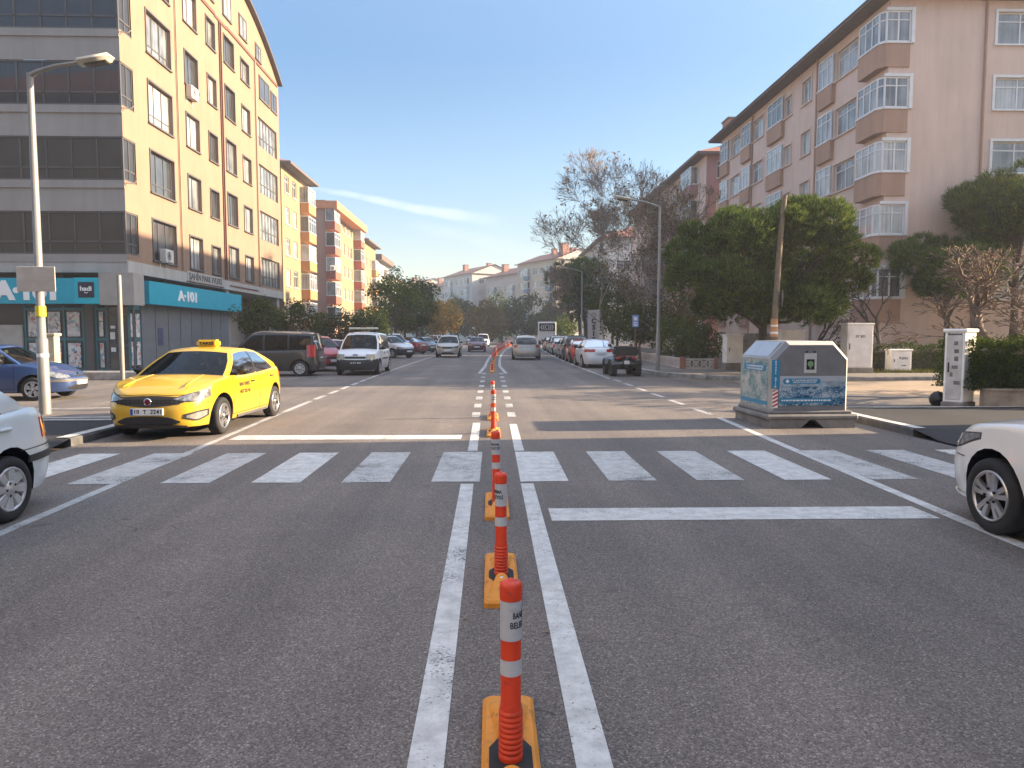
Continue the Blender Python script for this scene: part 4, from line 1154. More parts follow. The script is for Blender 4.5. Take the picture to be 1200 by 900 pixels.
def bay(root, O, U, u0, u1, zs, h, out, spandrel, fm, pm=None, ph=1.0, nm=2, trans=(.72,), sides=True):
    """enclosed balcony: coloured parapet box with a window box on it, once per floor"""
    U = V(U); N = V((U.y, -U.x, 0)); O = V(O)
    for z in zs:
        m = MB(); m.obox(O, U, N, u0, u1, -.02, out, z-ph, z)
        m.obox(O, U, N, u0-.03, u1+.03, -.02, out+.03, z-.06, z+.02, 1)
        m.build('balcony', [spandrel, fm], root)
        m = MB(); fw = .06
        for a in [u0+.02, u1-.02-fw] + [lerp(u0, u1, (k+1)/(nm+1))-fw/2 for k in range(nm)]: m.obox(O, U, N, a, a+fw, out-.10, out-.03, z+.02, z+h)
        m.obox(O, U, N, u0+.02, u1-.02, -.02, out-.028, z+h, z+h+.08)
        for t in trans: m.obox(O, U, N, u0+.02+fw, u1-.02-fw, out-.095, out-.035, z+h*t-.03, z+h*t+.03)
        for u in (u0+.02, u1-.02-fw): m.obox(O, U, N, u, u+fw, .0, .06, z+.02, z+h)
        w = m.build('window', fm, root)
        g = MB(); g.obox(O, U, N, u0+.05, u1-.05, -.02, out-.06, z+.021, z+h-.002); g.build('pane', pm or random.choice(PANES[:3]), w)
def rootblock(name, label, loc, rz, cat='building', group=None): return thing(name, label, cat, loc, R(rz), group)

# ---- left corner apartment block (cream, glazed balconies, shop below)
W_cream = wallmat('plaster_cream', (.285, .192, .137)); W_grey = wallmat('plaster_grey', (.34, .315, .295)); W_pale = wallmat('tiles_pale', (.42, .41, .39), .2)
M_stripe = mat('stripe_brown', (.13, .055, .042), .8)
B = rootblock('apartment_building', 'cream apartment block with grey glazed balcony bands above the corner shop', (-15, 30, 0), 90)
LW, LD = 21.8, 15.0
rowsz = [5.0+3*k for k in range(5)]
X0 = V((0, 0, 0)); UX = V((1, 0, 0))
E0 = V((0, LD, 0)); UE = V((0, -1, 0))           # the end facing the crossing
colsB = [(2.3, 4.6, 1.8, (.33, .66)), (6.2, 7.7, 1.6, (.5,)), (9.0, 10.15, 1.45, (.5,)), (11.5, 13.0, 1.75, (.5,)), (14.2, 15.6, 1.5, (.5,))]
ops = []; wins = []
for z in rowsz:
    ops.append((0, 1.02, z, z+1.75, 1))
    for a, b, h, mu in colsB:
        if z > 16.5 and a > 9: h -= .25
        ops.append((a, b, z, z+h)); wins.append((a, b, z, z+h, mu))
    if z < 16.5: ops.append((17.2, 21.2, z-.1, z+1.75))
mb = MB()
facade(mb, X0, UX, LW, 4.25, 19.0, ops, .16, 0, 0)
opsE = [(.0+0, LD-.0, z, z+1.75) for z in rowsz]
facade(mb, E0, UE, LD, 4.25, 19.0, [(.0, LD, z, z+1.75, 1) for z in rowsz], .6, 1, 1)
# slab lips along the end wall
for z in rowsz: mb.box(-.06, .0, -.02, LD, z-.32+.0, z-.20, 1)
# curved attic gable
def arcz(u): return 19.0 + 3.6*(1-((u-10.9)/11.2)**2)
n = 36; us = [LW*i/n for i in range(n+1)]
for a, b in zip(us, us[1:]): mb.quad((a, 0, 19.0), (b, 0, 19.0), (b, 0, arcz(b)), (a, 0, arcz(a)), 0)
mb.quad((LW, 0, 0), (LW, LD, 0), (LW, LD, 19.3), (LW, 0, 19.3), 0)
mb.quad((LW, LD, 0), (0, LD, 0), (0, LD, 19.3), (LW, LD, 19.3), 0)
# first floor panel strip and soffit, ground floor walls
mb.box(-.03, LW+.02, -.03, .0, 4.25, 4.75, 2); mb.box(-.03, .0, .0, LD, 4.25, 4.72, 2)
mb.quad((0, 0, 4.245), (LW, 0, 4.245), (LW, LD, 4.245), (0, LD, 4.245), 1)
mb.box(11.6, LW-.4, 2.6, LD, 0, 4.24, 1); mb.box(LW-.9, LW-.3, .15, .75, 0, 4.24, 1); mb.box(11.2, 11.6, .1, 2.6, 0, 4.24, 1)
mb.box(4.2, 11.2, .45, .6, 0, 4.24, 3); mb.box(.7, 11.2, 3.0, LD, 0, 4.24, 3)
B_wall = mb.build('wall', [W_cream, W_grey, W_pale, M_frame_g], B)
# roof shell following the curve
mb = MB(); us2 = [-.1 + (LW+.2)*i/n for i in range(n+1)]
mb.grid([[(u, -.3, arcz(u)+.02), (u, LD, arcz(u)+.02)] for u in us2], 0, True); mb.grid([[(u, -.3, arcz(u)+.16), (u, LD, arcz(u)+.16)] for u in us2], 0, True)
mb.grid([[(u, -.3, arcz(u)+.02), (u, -.3, arcz(u)+.16)] for u in us2], 0, True)
mb.build('roof', mat('roof_sheet', (.10, .075, .065), .6, var=.15), B)
for a, b, c, d, mu in wins:
    window(B, X0, UX, (a, b, c, d), .16, M_frame_g, random.choice(PANES[:3]), mu, (.24,) if b-a > 2 else (), .055, .07, W_cream if False else M_frame_g)
for a, b, c, d in ((14.1, 15.3, 19.55, 20.75), (17.0, 18.0, 19.3, 20.2), (11.5, 12.7, 19.6, 21.1), (8.9, 10.1, 19.6, 21.1), (6.2, 7.4, 19.55, 20.75), (17.6, 19.6, 17.0, 18.4), (20.0, 21.2, 17.0, 18.2)):
    window(B, X0, UX, (a, b, c, d), 0, M_frame_g, random.choice(PANES[:3]), (.5,), (), .06, .06, M_frame_g, proud=.02)
for z in rowsz:
    # long glazed balcony wrapping the corner
    m = MB(); fw = .05
    m.box(.02, .10, .03, LD-.02, z+.005, z+.07); m.box(.02, .10, .03, LD-.02, z+1.68, z+1.745); m.box(.03, .085, .07, LD-.04, z+.48, z+.55)
    for k in range(14):
        y = .05 + k*1.02; big = k % 4 == 0
        m.box(.03, .095 if not big else .11, y-.02, y+(.03 if not big else .06), z+.07, z+1.68)
    m.box(.10, 1.01, .02, .09, z+.005, z+.07); m.box(.10, 1.01, .02, .09, z+1.68, z+1.745); m.box(.10, 1.0, .03, .08, z+.42, z+.48)
    for u in (.5, .96): m.box(u-.02, u+.02, .03, .085, z+.07, z+1.68)
    w = m.build('glazed_balcony', M_frame_g, B)
    g = MB(); g.box(.06, 1.0, .055, LD-.05, z+.02, z+1.73); g.build('pane', M_pane_band, w)
    if z < 16.5:
        m = MB(); m.box(17.21, 21.19, .10, .16, z-.09, z-.02); m.box(17.21, 21.19, .10, .16, z+1.68, z+1.745); m.box(17.21, 21.19, .10, .15, z+.52, z+.58)
        for k in range(7): u = 17.22+k*.655; m.box(u, u+.04, .095, .155, z-.02, z+1.68)
        w = m.build('glazed_balcony', M_frame_g, B)
        g = MB(); g.quad((17.2, .13, z-.1), (21.2, .13, z-.1), (21.2, .13, z+1.75), (17.2, .13, z+1.75)); g.build('pane', PANES[2], w)
m = MB()
for u in (10.75, 11.0): m.box(u, u+.07, -.07, .0, 4.8, 18.9)
m.box(10.2, 12.0, -.05, -.002, 18.9, 19.06); m.box(2.0, 10.2, -.06, -.001, 18.95, 19.12); m.box(12.0, 21.5, -.06, -.001, 18.95, 19.12)
m.box(5.6, 10.4, -.06, .0-.031, 4.28, 4.34); m.box(11.4, 16.4, -.06, -.031, 4.45, 4.53)
m.build('stripe', M_stripe, B)
for xx, rr in ((16.7, .045), (5.2, .035)): m = MB(); m.tube([(xx, -.07, 19), (xx, -.07, 4.8)], rr, 8); m.build('drain_pipe', M_pipe_cream, B)
m = MB(); m.box(5.7, 10.3, -.05, -.031, 4.37, 4.84); np_ = m.build('name_panel', W_pale, B)
m = MB(); put_text(m, 'ŞAHİN PARK EVLERİ', .42, (8.0, -.051, 4.58), (1, 0, 0), None, 0, .006, .012, fit=4.3); m.build('lettering', mat('letters_dark', (.06, .055, .05), .5), np_)
# shop front
M_teal = mat('sign_teal', (.0, .33, .46), .45, var=.06); M_shopgrey = mat('shop_panel', (.14, .155, .17), .45, var=.12); M_tealframe = mat('frame_teal', (.03, .16, .20), .5)
def postermat(name, seed):
    m, nt, b = newmat(name); t = ncoord(nt)
    mp = nd(nt, 'ShaderNodeMapping'); mp.inputs['Location'].default_value = (seed*3.1, seed, seed*1.7); nt.links.new(t, mp.inputs['Vector'])
    v = nd(nt, 'ShaderNodeTexVoronoi', Scale=8.5, distance='CHEBYCHEV'); nt.links.new(mp.outputs[0], v.inputs['Vector'])
    s = nt.nodes.new('ShaderNodeSeparateColor'); nt.links.new(v.outputs['Color'], s.inputs[0])
    c = ramp(nt, s.outputs[0], [(.0, (.05, .05, .07)), (.18, (.60, .60, .60)), (.5, (.70, .70, .68)), (.64, (.50, .14, .12)), (.76, (.66, .64, .60)), (1, (.06, .28, .45))])
    f = noise_out(nt, 26, 3, .6, mp.outputs[0])
    nt.links.new(mixc(nt, ramp(nt, f, [(.52, (0, 0, 0)), (.6, (1, 1, 1))]), c, (.66, .66, .66)), b.inputs['Base Color'])
    b.inputs['Roughness'].default_value = .25; return m
POST = [postermat('poster_%s' % n_, i) for i, n_ in enumerate(('red', 'blue', 'mixed', 'offers'))]
# signs: end facade (over the footway), corner piece, street facade
m = MB(); m.box(-.55, -.25, 1.9, LD-1, 2.95, 3.98); sg_ = m.build('sign_board', M_teal, B)
m = MB(); put_text(m, 'A·101', .98, (-.552, 3.75, 3.44), (0, -1, 0), None, 0, .06, .03, fit=2.5); m.build('lettering', M_white, sg_)
m = MB(); m.box(-.56, .3, .9, 1.89, 2.95, 4.0); s2 = m.build('sign_board', mat('sign_teal_light', (.0, .42, .55), .45, var=.05), B)
m = MB(); m.cbox(-.60, -.562, 1.08, 1.72, 3.2, 3.82, .02); s3 = m.build('sign_badge', mat('navy', (.012, .015, .04), .4, var=.05), s2)
m = MB(); put_text(m, 'hadi', .26, (-.603, 1.40, 3.55), (0, -1, 0), None, 0, .008, .004, fit=.46)
m.tube([(-.604, 1.46, 3.42), (-.604, 1.43, 3.385), (-.604, 1.39, 3.375), (-.604, 1.35, 3.385), (-.604, 1.32, 3.42)], .014, 6); m.build('lettering', M_white, s2)
m = MB(); m.box(-.58, .3, -.50, .885, 2.9, 4.2); m.build('fascia_panel', mat('fascia_beige', (.33, .31, .29), .6, var=.08), B)
m = MB(); m.box(.82, 12.0, -.46, -.05, 3.0, 3.98); sg2 = m.build('sign_board', M_teal, B)
m = MB(); put_text(m, 'A·101', .62, (4.7, -.462, 3.48), (1, 0, 0), None, 0, .03, .025, fit=2.1); m.build('lettering', M_white, sg2)
# end glazing with posters
def storefront(y0, y1, x, npan, first):
    m = MB(); st = (y1-y0)/npan
    for k in range(npan+1): m.box(x-.03, x+.05, y0+k*st-.04, y0+k*st+.04, .15, 2.9)
    for z in (.15, 1.45, 2.72): m.box(x-.028, x+.048, y0+.04, y1-.04, z, z+.10)
    w = m.build('shop_window', M_tealframe, B)
    g = MB(); g.box(x+.02, x+.03, y0, y1, .2, 2.8); g.build('pane', PANES[0], w)
    for k in range(npan):
        for z in (.32, 1.62):
            if (k + first) % 5 == 4: continue
            m = MB(); m.box(x-.045, x-.032, y0+k*st+.14, y0+(k+1)*st-.14, z, z+1.02); m.build('poster', POST[(k*2+(z > 1)+first) % 4], B)
storefront(2.1, 4.5, .4, 3, 0); storefront(6.6, LD, .4, 5, 3); storefront(1.14, 1.58, .4, 1, 1)
m = MB(); m.box(.3, .42, 4.6, 6.5, .15, 2.1)
for k in range(6): m.box(.285, .3, 4.62, 6.48, .2+.32*k, .47+.32*k)
m.build('shutter', mat('shutter_grey', (.42, .41, .39), .6, var=.12), B)
m = MB(); m.box(.25, .6, 1.64, 1.98, .14, 2.95); m.build('column', M_frame_g, B)
m = MB(); m.box(.28, .44, .0, .12, .14, 2.9); m.build('corner_post', M_frame_g, B)
m = MB(); m.box(.36, .44, .20, .27, .15, 2.9); m.box(.36, .44, 1.06, 1.13, .15, 2.9); m.box(.36, .44, .62, .69, .15, 2.9); m.box(.365, .435, .27, 1.06, 2.5, 2.6); m.box(.365, .435, .27, 1.06, 1.2, 1.28); m.box(.365, .435, .27, 1.06, .15, .3)
dr = m.build('door', M_frame_g, B)
g = MB(); g.box(.39, .41, .24, 1.09, .2, 2.85); g.build('pane', PANES[0], dr)
for y, z, hh in ((.78, 1.95, .12), (.80, 1.5, .3), (.78, .98, .18)): m = MB(); m.box(.352, .359, y, y+.2, z, z+hh); m.build('sticker', M_plate, dr)
m = MB(); m.box(.06, .98, .05, .10, 2.75, 2.95); m.box(.06, .98, .05, .10, .15, .3); m.box(.06, .98, .05, .10, 1.45, 1.53)
for u in (.06, .5, .94): m.box(u, u+.05, .045, .105, .3, 2.75)
sw = m.build('shop_window', M_tealframe, B); g = MB(); g.box(.1, .96, .08, .09, .3, 2.75); g.build('pane', PANES[0], sw)
for u in (.14, .58):
    for z in (.4, 1.58): m = MB(); m.box(u, u+.32, .03, .042, z, z+1.0); m.build('poster', POST[int(u*10+z*3) % 4], B)
m = MB()   # grey panels along the street
for k in range(8): m.box(1.05+k*1.28, 1.05+k*1.28+1.22, .02, .12, .15, 3.0)
m.box(.9, 11.3, .14, .2, .15, 3.0, 1)
pn = m.build('shop_panels', [M_shopgrey, M_gap], B)
m = MB(); m.box(2.5, 3.0, .005, .018, 1.2, 2.0); m.build('poster', mat('poster_navy', (.05, .06, .14), .4, var=.6, scale=8), B)
m = MB()
for k in range(12): m.tube([(12.4+k*.25, 1.0, .14), (12.4+k*.25, 1.0, 1.05)], .015, 5)
m.tube([(12.3, 1.0, 1.05), (15.3, 1.0, 1.05)], .02, 6); m.build('railing', M_frame_g, B)
m = MB()
for k in range(4): m.tube([(.02, -.02, 4.9+3*k), (.02, -.35, 4.85+3*k), (.25, -.45, 5.1+3*k)], .018, 5)
m.build('line_bracket', M_metal_pipe, B)

def ac_unit(loc, rz, label):
    t = thing('ac_unit', label, 'air conditioner', loc, R(rz), 'air conditioners on the facades')
    m = MB(); m.cbox(-.40, .40, -.33, -.04, 0, .58, .02); c = m.build('casing', mat('ac_white', (.55, .54, .51), .5), t)
    m = MB(); Mx = Matrix.Translation((-.1, -.332, .29)) @ Matrix.Rotation(R(90), 4, 'X')
    m.lathe([(.23, .0), (.235, .012), (.21, .014)], 22, 0, Mx); m.lathe([(.0001, .004), (.21, .004)], 22, 1, Mx)
    for r in (.07, .13, .18): m.lathe([(r-.006, .012), (r+.006, .012)], 22, 0, Mx)
    m.build('fan_grille', [M_frame_w, M_black], t)
    for x in (-.3, .3): m = MB(); m.box(x-.02, x+.02, -.34, .0, -.05, -.003); m.box(x-.02, x+.02, -.03, 0, -.3, -.05); m.build('bracket', M_frame_w, t)
ac_unit((-15+.0, 36.6, 13.35), 90, 'white air conditioner high on the cream wall below a small window')
ac_unit((-15+.0, 33.2, 4.98), 90, 'white air conditioner low on the cream wall above the teal shop sign')

# ---- generic slab block for the rest of the street
def block(name, label, loc, rz, W, D, H, wall, rows, cols, bays=(), ends=(), endwall=None, roof='hip', spandrel=None, fm=None, base=None, chimneys=(), surround=0, eave=.5, group=None, parapet=None, out=.7):
    B = rootblock(name, label, loc, rz, 'building', group); fm = fm or M_frame_w
    ops = []; m = MB()
    for z in rows:
        for a, b, h in cols: ops.append((a, b, z, z+h))
    facade(m, X0, UX, W, 0, H, ops, .14, 0, 0)
    E = {0: (V((0, D, 0)), V((0, -1, 0))), 1: (V((W, 0, 0)), V((0, 1, 0)))}
    eops = {0: [], 1: []}
    for e, a, b, h in ends:
        for z in rows: eops[e].append((a, b, z, z+h))
    for e in (0, 1): facade(m, E[e][0], E[e][1], D, 0, H, eops[e], .14, 1, 1)
    m.quad((W, D, 0), (0, D, 0), (0, D, H), (W, D, H), 0)
    if base: m.box(-.03, W+.03, -.03, 0, 0, 2.6, 2)
    m.build('wall', [wall, endwall or wall, base or wall], B)
    for o in ops: window(B, X0, UX, o, .14, fm, None, (.5,) if o[1]-o[0] > 1 else (), (.7,) if o[1]-o[0] > 1.2 else (), .06, surround, fm)
    for e in (0, 1):
        for o in eops[e]: window(B, E[e][0], E[e][1], o, .14, fm, None, (.5,), (.7,), .06, surround, fm)
    for a, b, h in bays: bay(B, X0, UX, a, b, rows, h, out, spandrel, fm)
    m = MB(); e = eave
    if roof == 'hip':
        r = min(D, W)/2*.42
        x0, x1, y0, y1 = -e, W+e, -e-out*(1 if bays else 0)*.6, D+e; ym = D/2
        m.box(x0, x1, y0, y1, H, H+.22, 1)
        A = [(x0+.02, y0+.02, H+.22), (x1-.02, y0+.02, H+.22), (x1-.02, y1-.02, H+.22), (x0+.02, y1-.02, H+.22), (x0+D*.42, ym, H+.22+r), (x1-D*.42, ym, H+.22+r)]
        m.add(A, [(0, 1, 5, 4), (2, 3, 4, 5), (3, 0, 4), (1, 2, 5)], 0)
    elif roof == 'gable':
        r = D/2*.4; x0, x1, y0, y1 = -e, W+e, -e, D+e; ym = D/2
        A = [(x0, y0, H), (x1, y0, H), (x1, y1, H), (x0, y1, H), (x0, ym, H+r), (x1, ym, H+r)]
        m.add(A, [(0, 1, 5, 4), (2, 3, 4, 5), (0, 3, 2, 1)], 0); m.add([(0, 0, H), (0, D, H), (0, ym, H+r*.95), (W, 0, H), (W, D, H), (W, ym, H+r*.95)], [(0, 2, 1), (3, 4, 5)], 2)
        m.box(x0, x1, y0-.06, y0, H-.12, H+.1, 1)
    else:
        m.box(-.25, W+.25, -.3-(out if bays else 0), D+.2, H, H+.9, 3); m.box(-.1, W+.1, 0, D, H+.9, H+1.0, 1)
    ro = m.build('roof', [M_roof_tile, M_eave, endwall or wall, parapet or M_eave], B)
    for x, y, s in chimneys:
        m = MB(); m.box(x-s, x+s, y-s, y+s, H+.3, H+2.6+s); m.box(x-s-.08, x+s+.08, y-s-.08, y+s+.08, H+2.6+s, H+2.75+s, 1)
        m.build('chimney', [mat('chimney_brick', (.33, .16, .12), .9, var=.2), M_eave], ro)
    return B

# right: pink apartment block (built as street face + face towards the junction)
W_pink = wallmat('plaster_pink', (.66, .505, .425), .12); W_pinkd = wallmat('plaster_pink_dark', (.42, .27, .20), .15)
RB = rootblock('apartment_building', 'dusty pink five storey apartment block with white framed bay windows', (17.9, 33.2, 0), -90)
# local x runs towards the camera (world -Y), front (-y) faces the road (world -X)
RW, RD, RH = 24.0, 26.0, 17.05
RB.location = (18.35, 57.2, 0)
rz5 = [3.4, 6.35, 9.25, 12.15, 15.1]
def fromcam(y): return 57.2 - y      # world Y -> local x
mb = MB(); ops = []; spec = [(36.0, 38.2, 1.45, 0), (41.2, 42.4, 1.35, 0), (43.8, 44.9, 1.2, 0), (48.4, 50.3, 1.4, 0), (52.8, 54.8, 1.45, 0)]
for z in rz5:
    for a, b, h, _ in spec: ops.append((fromcam(b), fromcam(a), z, z+h))
facade(mb, X0, UX, RW, 0, RH, ops, .14, 0, 0)
EO, EU = V((RW, 0, 0)), V((0, 1, 0)); eo = [(5.05+.0, 7.3, z, z+1.45) for z in rz5] + [(11, 13.2, z, z+1.45) for z in rz5]
facade(mb, EO, EU, RD, 0, RH, eo, .14, 0, 0)
mb.quad((0, RD, 0), (0, 0, 0), (0, 0, RH), (0, RD, RH), 0); mb.quad((RW, RD, 0), (0, RD, 0), (0, RD, RH), (RW, RD, RH), 0)
mb.build('wall', [W_pink], RB)
for o in ops: window(RB, X0, UX, o, .14, M_frame_w, random.choice(PANES[1:3]), (.5,), (.72,) if o[1]-o[0] > 1.3 else (), .065, .10, W_pink)
for o in eo: window(RB, EO, EU, o, .14, M_frame_w, random.choice(PANES[1:3]), (.5,), (.72,), .065, .12, M_frame_w)
for a, b in ((38.3, 40.0), (44.9, 47.3), (50.4, 52.2), (55.2, 57.0)): bay(RB, X0, UX, fromcam(b), fromcam(a), rz5, 1.45, .22, W_pinkd, M_frame_w, None, 1.05, 2)
# corner bay wraps both faces
for z in rz5:
    m = MB(); a, b, c = RW-2.0, RW+.0, .95     # along street, end, depth on the end face
    poly = [(a, .02), (a, -.42), (RW-.2, -.42), (RW+.06, -.18), (RW+.06, .95), (RW-.02, .95), (RW-.02, .02)]
    m.prism(poly, lambda p: (p[0], p[1], z-1.08), lambda p: (p[0], p[1], z)); 
    poly2 = [(a-.03, .0), (a-.03, -.46), (RW-.18, -.46), (RW+.10, -.20), (RW+.10, 1.0), (RW+.0, 1.0), (RW+.0, .0)]
    m.prism(poly2, lambda p: (p[0], p[1], z-.03), lambda p: (p[0], p[1], z+.03), 1)
    m.build('balcony', [W_pinkd, M_frame_w], RB)
    m = MB(); P4 = [V((a+.04, -.37, 0)), V((RW-.22, -.37, 0)), V((RW+.02, -.16, 0)), V((RW+.02, .92, 0))]
    h = 1.42
    for p, q, k in ((P4[0], P4[1], 3), (P4[1], P4[2], 1), (P4[2], P4[3], 2)):
        u = (q-p); Ln = u.length; u.normalize(); nn = V((u.y, -u.x, 0))
        m.obox(p, u, nn, 0, Ln, -.03, .03, z+.03, z+.10); m.obox(p, u, nn, 0, Ln, -.03, .03, z+h-.07, z+h); m.obox(p, u, nn, .05, Ln-.05, -.025, .025, z+h*.7, z+h*.7+.055)
        for i in range(k+1): m.obox(p, u, nn, Ln*i/k-.035, Ln*i/k+.035, -.033, .033, z+.10, z+h-.07)
    m.obox(V((RW, 0, 0)), V((0, 1, 0)), V((1, 0, 0)), .96, 1.12, .003, .12, z-.02, z+h+.14); m.obox(V((RW, 0, 0)), V((0, 1, 0)), V((1, 0, 0)), -.2, .955, .01, .11, z+h+.005, z+h+.14)
    w_ = m.build('window', M_frame_w, RB)
    g = MB(); pp = [(p.x, p.y) for p in P4]; pp += [(RW-.01, .92), (RW-.01, .0), (a+.04, .0)]
    g.prism(pp, lambda p: (p[0], p[1], z+.035), lambda p: (p[0], p[1], z+h-.005)); g.build('pane', PANES[(int(z*7)) % 2+1], w_)
for u in (6.1,):
    m = MB(); m.tube([(RW+.06, u-1.6, RH), (RW+.06, u-1.6, .1)], .055, 8); m.build('drain_pipe', W_pinkd, RB)
for yy in (40.4, 50.3): m = MB(); m.tube([(fromcam(yy), -.08, RH), (fromcam(yy), -.08, .1)], .055, 8); m.build('drain_pipe', W_pinkd, RB)
m = MB(); m.box(-.7, RW+.6, -.85, RD, RH, RH+.10, 1); m.box(-.75, RW+.65, -.9, RD+.05, RH+.103, RH+.16, 1)
m.add([(-.7, -.85, RH+.165), (RW+.6, -.85, RH+.165), (RW+.6, RD, RH+.165), (-.7, RD, RH+.165), (8, 10, RH+2.6), (16, 10, RH+2.6)], [(0, 1, 5, 4), (2, 3, 4, 5), (3, 0, 4), (1, 2, 5)], 0)
m.build('roof', [M_roof_tile, M_eave], RB)

PK2 = wallmat('plaster_rose', (.36, .20, .19)); WH = wallmat('plaster_white', (.55, .53, .50)); YE = wallmat('plaster_yellow', (.31, .225, .135)); OR_ = wallmat('plaster_orange', (.50, .25, .11)); RED = wallmat('plaster_red', (.40, .12, .085)); PKE = wallmat('plaster_endpink', (.42, .25, .20)); BLU = wallmat('plaster_blue', (.16, .26, .34)); BEI = wallmat('plaster_beige', (.50, .43, .35))
r5 = [3.4, 6.3, 9.2, 12.1, 15.0]; r4 = [3.4, 6.3, 9.2, 12.1]
block('apartment_building', 'rose red apartment block with tiled eaves just beyond the pink block', (18.3, 92, 0), -90, 31, 12, 16.9, W_pink, r5, [(a, a+1.5, 1.4) for a in (2, 5.5, 9, 15, 18.5, 22)], [(11.5, 13.8, 1.45), (25, 28.6, 1.45)], [(1, .9, 2.9, 1.45)], PK2, 'hip', PK2, chimneys=[(29.0, 3, .8), (20, 5, .6)])
block('apartment_building', 'pale grey apartment block with dark eaves behind the bare trees', (18.0, 140, 0), -90, 26, 12, 17.0, WH, r5, [(a, a+1.5, 1.4) for a in (1.5, 5, 9, 13, 17, 21)], [(22.6, 25.4, 1.4)], [(1, 2, 4.2, 1.45), (1, 6.5, 8.5, 1.4)], WH, 'hip', WH, chimneys=[(10, 4, .6)])
# left row
block('apartment_building', 'yellow apartment block with orange balconies next to the cream corner block', (-19.3, 67.0, 0), 90, 9.6, 12, 17.3, YE, r5, [(1.0, 2.5, 1.6), (3.6, 5.1, 1.6)], [(6.3, 9.2, 1.5)], [], YE, 'hip', OR_, out=.9)
bb = block('apartment_building', 'orange and red balcony apartment block with pink end wall', (-19.4, 85.0, 0), 90, 19.5, 12, 16.4, YE, r5, [(3.6, 5.0, 1.5), (6.2, 7.6, 1.5), (9.3, 10.7, 1.5), (11.8, 13.2, 1.5), (14.2, 15.6, 1.5)], [(-.2, 2.9, 1.5), (16.6, 19.3, 1.5)], [], PKE, 'flat', RED, base=PKE, parapet=mat('parapet_orange', (.60, .22, .10), .8), out=1.1)
m = MB(); m.cbox(3.2, 4.3, 4, 5, 17.4, 19.8, .05); m.build('chimney', M_white, bb)
ac_unit((-18.6, 84.9, 9.2), 20, 'white air conditioner at the corner of the orange and red block')
block('apartment_building', 'cream apartment block beyond the orange and red one', (-19.2, 108.5, 0), 90, 11, 11, 15.8, YE, r5[:4], [(1.5, 3, 1.4), (4.5, 6, 1.4)], [(7, 10, 1.4)], [], YE, 'hip', OR_)
block('apartment_building', 'small white apartment block with a flat grey roof above the green trees', (-19.8, 124, 0), 90, 15, 10, 14.6, WH, r4, [(2, 3.6, 1.4), (5, 6.6, 1.4), (11, 12.4, 1.4)], [(8, 10, 1.4)], [(0, 3, 4.5, 1.4)], WH, 'flat', WH)
block('apartment_building', 'brown roofed apartment block last in the left row', (-20, 146, 0), 90, 22, 10, 13.2, BEI, r4, [(a, a+1.5, 1.4) for a in (2, 6, 10, 14, 18)], [], [], BEI, 'hip', BEI)
# across the end of the street, turned to the left-hand bend
def far(label, x, y, W, H, wall, sp, rz, endw=None, ch=(), roof='gable', bays=True):
    n = int(W/3.2); cols = []; bs = []
    for i in range(n):
        a = .9 + i*(W-1.2)/n
        (bs if (i % 3 == 1 and bays) else cols).append((a, a+1.7, 1.45))
    rr = [3.4+2.9*k for k in range(int((H-2)/2.9))]
    return block('apartment_building', label, (x, y, 0), rz, W, 13, H, wall, rr, cols, bs, [(1, 2, 3.6, 1.4), (1, 8, 9.6, 1.4)], endw or wall, roof, sp, chimneys=ch)
rzf = -62
def along(s): a = R(rzf); return 13.8 - math.cos(a)*s, 152 - math.sin(a)*s
for lab, s1, Wd, H, wl_, sp, en, ch in (('blue grey apartment block with red gabled roof at the end of the street', 16.5, 16.5, 17.8, BEI, BLU, WH, ((15, 3, .8), (11, 8, .6), (8, 5, .5))),
        ('peach apartment block left of the blue grey one, red tiled roof', 36, 16.5, 16.2, wallmat('plaster_peach', (.56, .46, .40)), WH, None, ((3, 4, .7), (12, 6, .5))),
        ('pale grey apartment block third along the far row', 57, 18, 17.6, WH, WH, None, ((6, 4, .6), (14, 7, .5))),
        ('dull white apartment block fourth along the far row', 79, 18, 15.8, BEI, WH, None, ((4, 4, .6),)),
        ('hazy cream apartment block farthest along the far row', 101, 19, 17.0, WH, BEI, None, ((9, 4, .6),))):
    x, y = along(s1); k_ = [0, 2.2, -.6, 2.6, .4, 1][int(s1/20)]; x += k_*math.sin(R(-rzf))*.9; y += k_*.5; far(lab, x, y, Wd, H, wl_, sp, rzf, en, ch)
# block added out of view on the right to throw the shade over the crossing
ob = block('apartment_building', 'plain pink apartment block added out of view to shade the crossing', (14.5, 12.65, 0), -90, 61, 15, 16.8, W_pink, r5, [(a, a+1.6, 1.4) for a in range(3, 57, 6)], [], [], W_pink, 'hip', W_pinkd)
ob2 = block('apartment_building', 'brown apartment block added behind the camera for window reflections', (-13.5, -40, 0), 90, 47, 34, 18.5, BEI, r5, [(a, a+1.6, 1.4) for a in range(3, 43, 6)], [], [], BEI, 'hip', W_pinkd)  # unseen block, added to darken what the glazed balconies reflect
